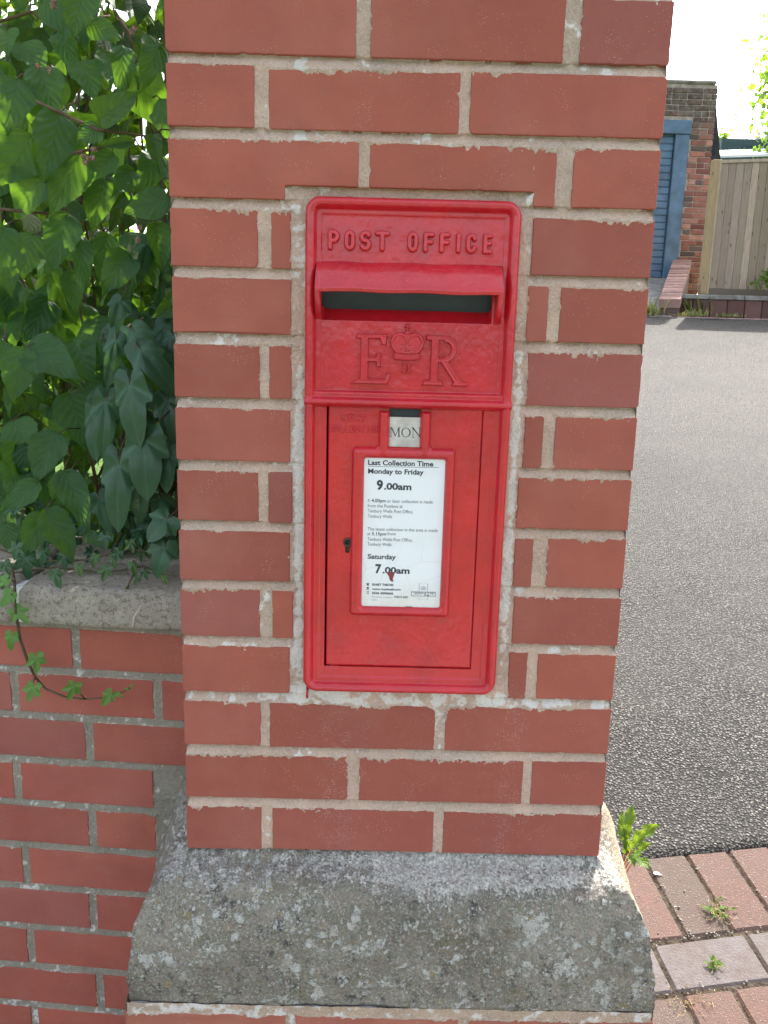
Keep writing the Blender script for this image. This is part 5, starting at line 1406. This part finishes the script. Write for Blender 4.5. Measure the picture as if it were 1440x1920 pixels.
# gate wall running out from the outhouse
gw = empty('gate_wall', (3.8, 9.9, 2.0), 'low sloping brick ramp wall leading up to the blue door', 'wall')
A0, A1 = at(1236, 562, 8.9), at(1276, 562, 8.9); B0, B1 = at(1262, 488, 11.05), at(1297, 488, 11.05)
t1 = MB(); nb_ = 24
for k in range(nb_):
    f0, f1 = k / nb_ + .004, (k + 1) / nb_ - .004
    p = [A0 + (B0 - A0) * f0, A1 + (B1 - A1) * f0, A1 + (B1 - A1) * f1, A0 + (B0 - A0) * f1]
    v = rng.uniform(.8, 1.15); jj = rng.normal(0, .004)
    V = [q - (0, 0, .10) for q in p] + [q + (0, 0, jj) for q in p]
    t1.add(V, [(0, 1, 5, 4), (1, 2, 6, 5), (2, 3, 7, 6), (3, 0, 4, 7), (4, 5, 6, 7)], (.30 * v, .19 * v, .16 * v, 1))
t1.build('brick_capping', M['oldbrick'], gw)
t2 = MB(); p = [A0 + (.012, .02, -.09), A1 + (-.012, .02, -.09), B1 + (-.012, 0, -.09), B0 + (.012, 0, -.09)]; V = [np.array((q[0], q[1], 1.75)) for q in p] + p
t2.add(V, [(0, 1, 5, 4), (1, 2, 6, 5), (2, 3, 7, 6), (3, 0, 4, 7), (4, 5, 6, 7)], (.13, .085, .07, 1)); t2.build('brickwork', M['oldbrick'], gw)

# fence
FY = 9.8
fe = empty('wooden_fence', (5.6, FY, 2.28), 'tall weathered close board timber fence right of the brick outhouse', 'fence')
fb = MB(); fxs = 4.50; ftop = lambda x: 3.93 + (x - 4.48) * .055; fbot = 2.33
x = fxs + .10
while x < 8.5:
    w_ = rng.uniform(.095, .115); v = rng.uniform(.62, 1.25); k = rng.random()
    c = np.array([.36, .29, .20]) * (1 - k) + np.array([.44, .33, .27]) * k
    fb.box((x, FY + rng.uniform(0, .004), fbot), (x + w_ - .006, FY + .02, ftop(x) - .03), c=(*(c * v), 1), b=.003); x += w_
fb.build('board_panel', M['wood'], fe)
for (xa, ww, cc) in ((fxs - .015, .085, (.42, .30, .16)), (fxs + .07, .03, (.50, .38, .24)), (6.4, .1, (.4, .3, .2)), (8.3, .1, (.4, .3, .2))):
    q = MB(); q.box((xa, FY - .04, 2.25), (xa + ww, FY + .05, ftop(xa) + .01), c=(*cc, 1), b=.006); q.build('post', M['wood'], fe)
for zz in (2.45, 3.2, 3.8):
    q = MB(); q.box((fxs + .1, FY + .024, zz), (8.4, FY + .06, zz + .07), c=(.36, .28, .18, 1)); q.build('rail', M['wood'], fe)
q = MB(); q.add([(fxs + .1, FY - .012, ftop(fxs) - .028), (8.4, FY - .012, ftop(8.4) - .028), (8.4, FY + .04, ftop(8.4) - .028), (fxs + .1, FY + .04, ftop(fxs) - .028), (fxs + .1, FY - .012, ftop(fxs) + .012), (8.4, FY - .012, ftop(8.4) + .012), (8.4, FY + .04, ftop(8.4) + .012), (fxs + .1, FY + .04, ftop(fxs) + .012)], [(0, 1, 5, 4), (1, 2, 6, 5), (2, 3, 7, 6), (3, 0, 4, 7), (4, 5, 6, 7), (0, 3, 2, 1)], (.48, .38, .28, 1)); q.build('capping_rail', M['wood'], fe)
q = MB(); q.box((fxs + .1, FY - .03, 2.20), (8.4, FY + .03, 2.325), c=(.16, .13, .10, 1)); q.build('gravel_board', M['wood'], fe)

# planter edge
pl = empty('planter_edge', (5.5, 9.4, 1.9), 'low dark brick planter edging in front of the wooden fence', 'planter')
q = MB(); x = 4.02
while x < 8.4:
    v = rng.uniform(.7, 1.1); q.box((x, 9.34, 1.84), (x + .215, 9.44, 2.145), c=(.15 * v, .085 * v, .07 * v, 1), b=.006); x += .225
q.build('brickwork', M['oldbrick'], pl)
q = MB(); x = 4.0
while x < 8.4:
    q.box((x, 9.32, 2.147), (x + .44, 9.47, 2.205), c=(.12, .12, .12, 1), b=.008); x += .448
q.build('slate_capping', M['concrete'], pl)
q = MB(); q.box((4.03, 9.445, 1.9), (8.4, 9.75, 2.165)); q.build('soil', M['soil'], pl)
# strip of cobbles beyond the tarmac
cb = MB()
for r in range(7):
    for k in range(60):
        x = 3.0 + k * .105 + (.05 if r % 2 else 0); y = 8.82 + r * .078; v = rng.uniform(.8, 1.15)
        cb.box((x, y, gz(x, y) - .05), (x + .098, y + .07, float(gz(x, y)) + .012 + rng.normal(0, .003)), c=(.33 * v, .23 * v, .21 * v, 1), b=.008)
struct(cb.build('cobbled_strip', M['oldbrick']))
rp = MB(); rp.add([(3.0, 8.85, 1.89), (3.8, 8.85, 1.89), (4.6, 11.2, 2.60), (3.0, 11.2, 2.60)], [(0, 1, 2, 3)]); struct(rp.build('ramp', M['concrete']))

# shrubs, weeds in the planter, trees
bush('planter_shrub', (5.32, 9.40, 2.42), (.27, .16, .24), 900, 'bushy bright green shrub in the planter in front of the fence', 'shrub', .045, WEED, 11, tpl=OVL)
DRYG = mat_leaf('dry_grass', (.20, .24, .08), (.38, .33, .16), (.4, .42, .12), .25, .7)
def tuft(name, c, n, h, label, seed):
    rg = np.random.default_rng(seed); s_ = Leaves()
    for k in range(n):
        q = np.array(c) + rg.normal(0, 1, 3) * (.10, .05, 0); d_ = nrm(rg.normal(0, .35, 3) + (0, 0, 1)); s_.add(OVL[rg.integers(4)], frame(d_, np.array([rg.normal(), -1, .3]), h * rg.uniform(.4, 1), .02), q, .6 * (rg.random() < .6), r=rg.random())
    e = empty(name, tuple(c), label, 'weed', 'weeds along the far edge of the driveway'); s_.build('foliage', DRYG, e)
tuft('grass_tuft', (3.56, 8.86, 1.90), 34, .26, 'dry grass tuft left of the ramp wall end', 1)
tuft('grass_tuft', (4.08, 8.95, 1.90), 70, .13, 'yellow green weeds at the right foot of the ramp wall end', 2)
tuft('grass_tuft', (4.22, 9.30, 1.95), 16, .36, 'tall green weed between the ramp wall and the planter', 3)
tuft('grass_tuft', (4.7, 9.30, 1.93), 60, .07, 'low weeds along the foot of the planter edging', 4)
tr = bush('garden_tree', tuple(at(1500, 185, 15.2)), (1.25, 1.0, 1.6), 700, 'tall pale tree with sparse leaves at the right edge above the fence', 'tree', .15, LEAF2, 21, yg=.6)
bush('garden_tree', tuple(at(1470, 262, 13.2)), (.75, .5, .50), 600, 'green leafy tree crown low above the right end of the fence', 'tree', .10, LEAF2, 22, yg=.5)
bush('garden_tree', tuple(at(1352, 262, 20.)), (.22, .3, .45), 240, 'small distant bushy tree beside the outhouse roof', 'tree', .12, LEAF2, 23, yg=.5)
# shed behind the fence
sh = empty('garden_shed', (8.2, 15.5, 3), 'blue green clad shed with a dark pitched roof behind the wooden fence', 'shed')
YS = 15.2
ra, rb = at(1352, 262, YS), at(1470, 222, YS); wl = at(1352, 283, YS)
q = MB(); q.box((ra[0] + .05, YS + .08, 3.0), (rb[0] + 1.5, YS + 2.5, wl[2] + .25)); q.build('wall', M['shedgreen'], sh)
q = MB()
P0, P1 = at(1350, 281, YS), at(1480, 276, YS); P2, P3 = at(1480, 222, YS + 1.2), at(1352, 264, YS + 1.2)
q.add([P0, P1, P2, P3] + [p_ - np.array((0, 0, .06)) for p_ in (P0, P1, P2, P3)], [(0, 1, 2, 3), (7, 6, 5, 4), (0, 4, 5, 1), (1, 5, 6, 2), (2, 6, 7, 3), (3, 7, 4, 0)])
for k in range(14):
    f = (k + .5) / 14; a_, b_ = P0 + (P1 - P0) * f, P3 + (P2 - P3) * f; q.tube([a_ + (0, 0, .01), b_ + (0, 0, .01)], .02, 5)
q.build('roof', M['shedgreen'], sh)
lt = empty('lean_to', (6.5, 12.4, 3), 'lean to with a pale sheet roof and blue wall just above the fence', 'shed')
YL = 12.6
p = [at(1346, 291, YL), at(1480, 287, YL), at(1480, 278, YL + .8), at(1346, 282, YL + .8)]
q = MB(); q.add(p + [v - np.array((0, 0, .04)) for v in p], [(0, 1, 2, 3), (7, 6, 5, 4), (0, 4, 5, 1), (1, 5, 6, 2), (2, 6, 7, 3), (3, 7, 4, 0)]); q.build('roof', M['whiteroof'], lt)
q = MB(); q.box((p[0][0] + .03, YL + .06, 2.6), (p[1][0], YL + .76, p[0][2] - .045)); q.build('wall', M['blue'], lt)
bpy.context.view_layer.update()
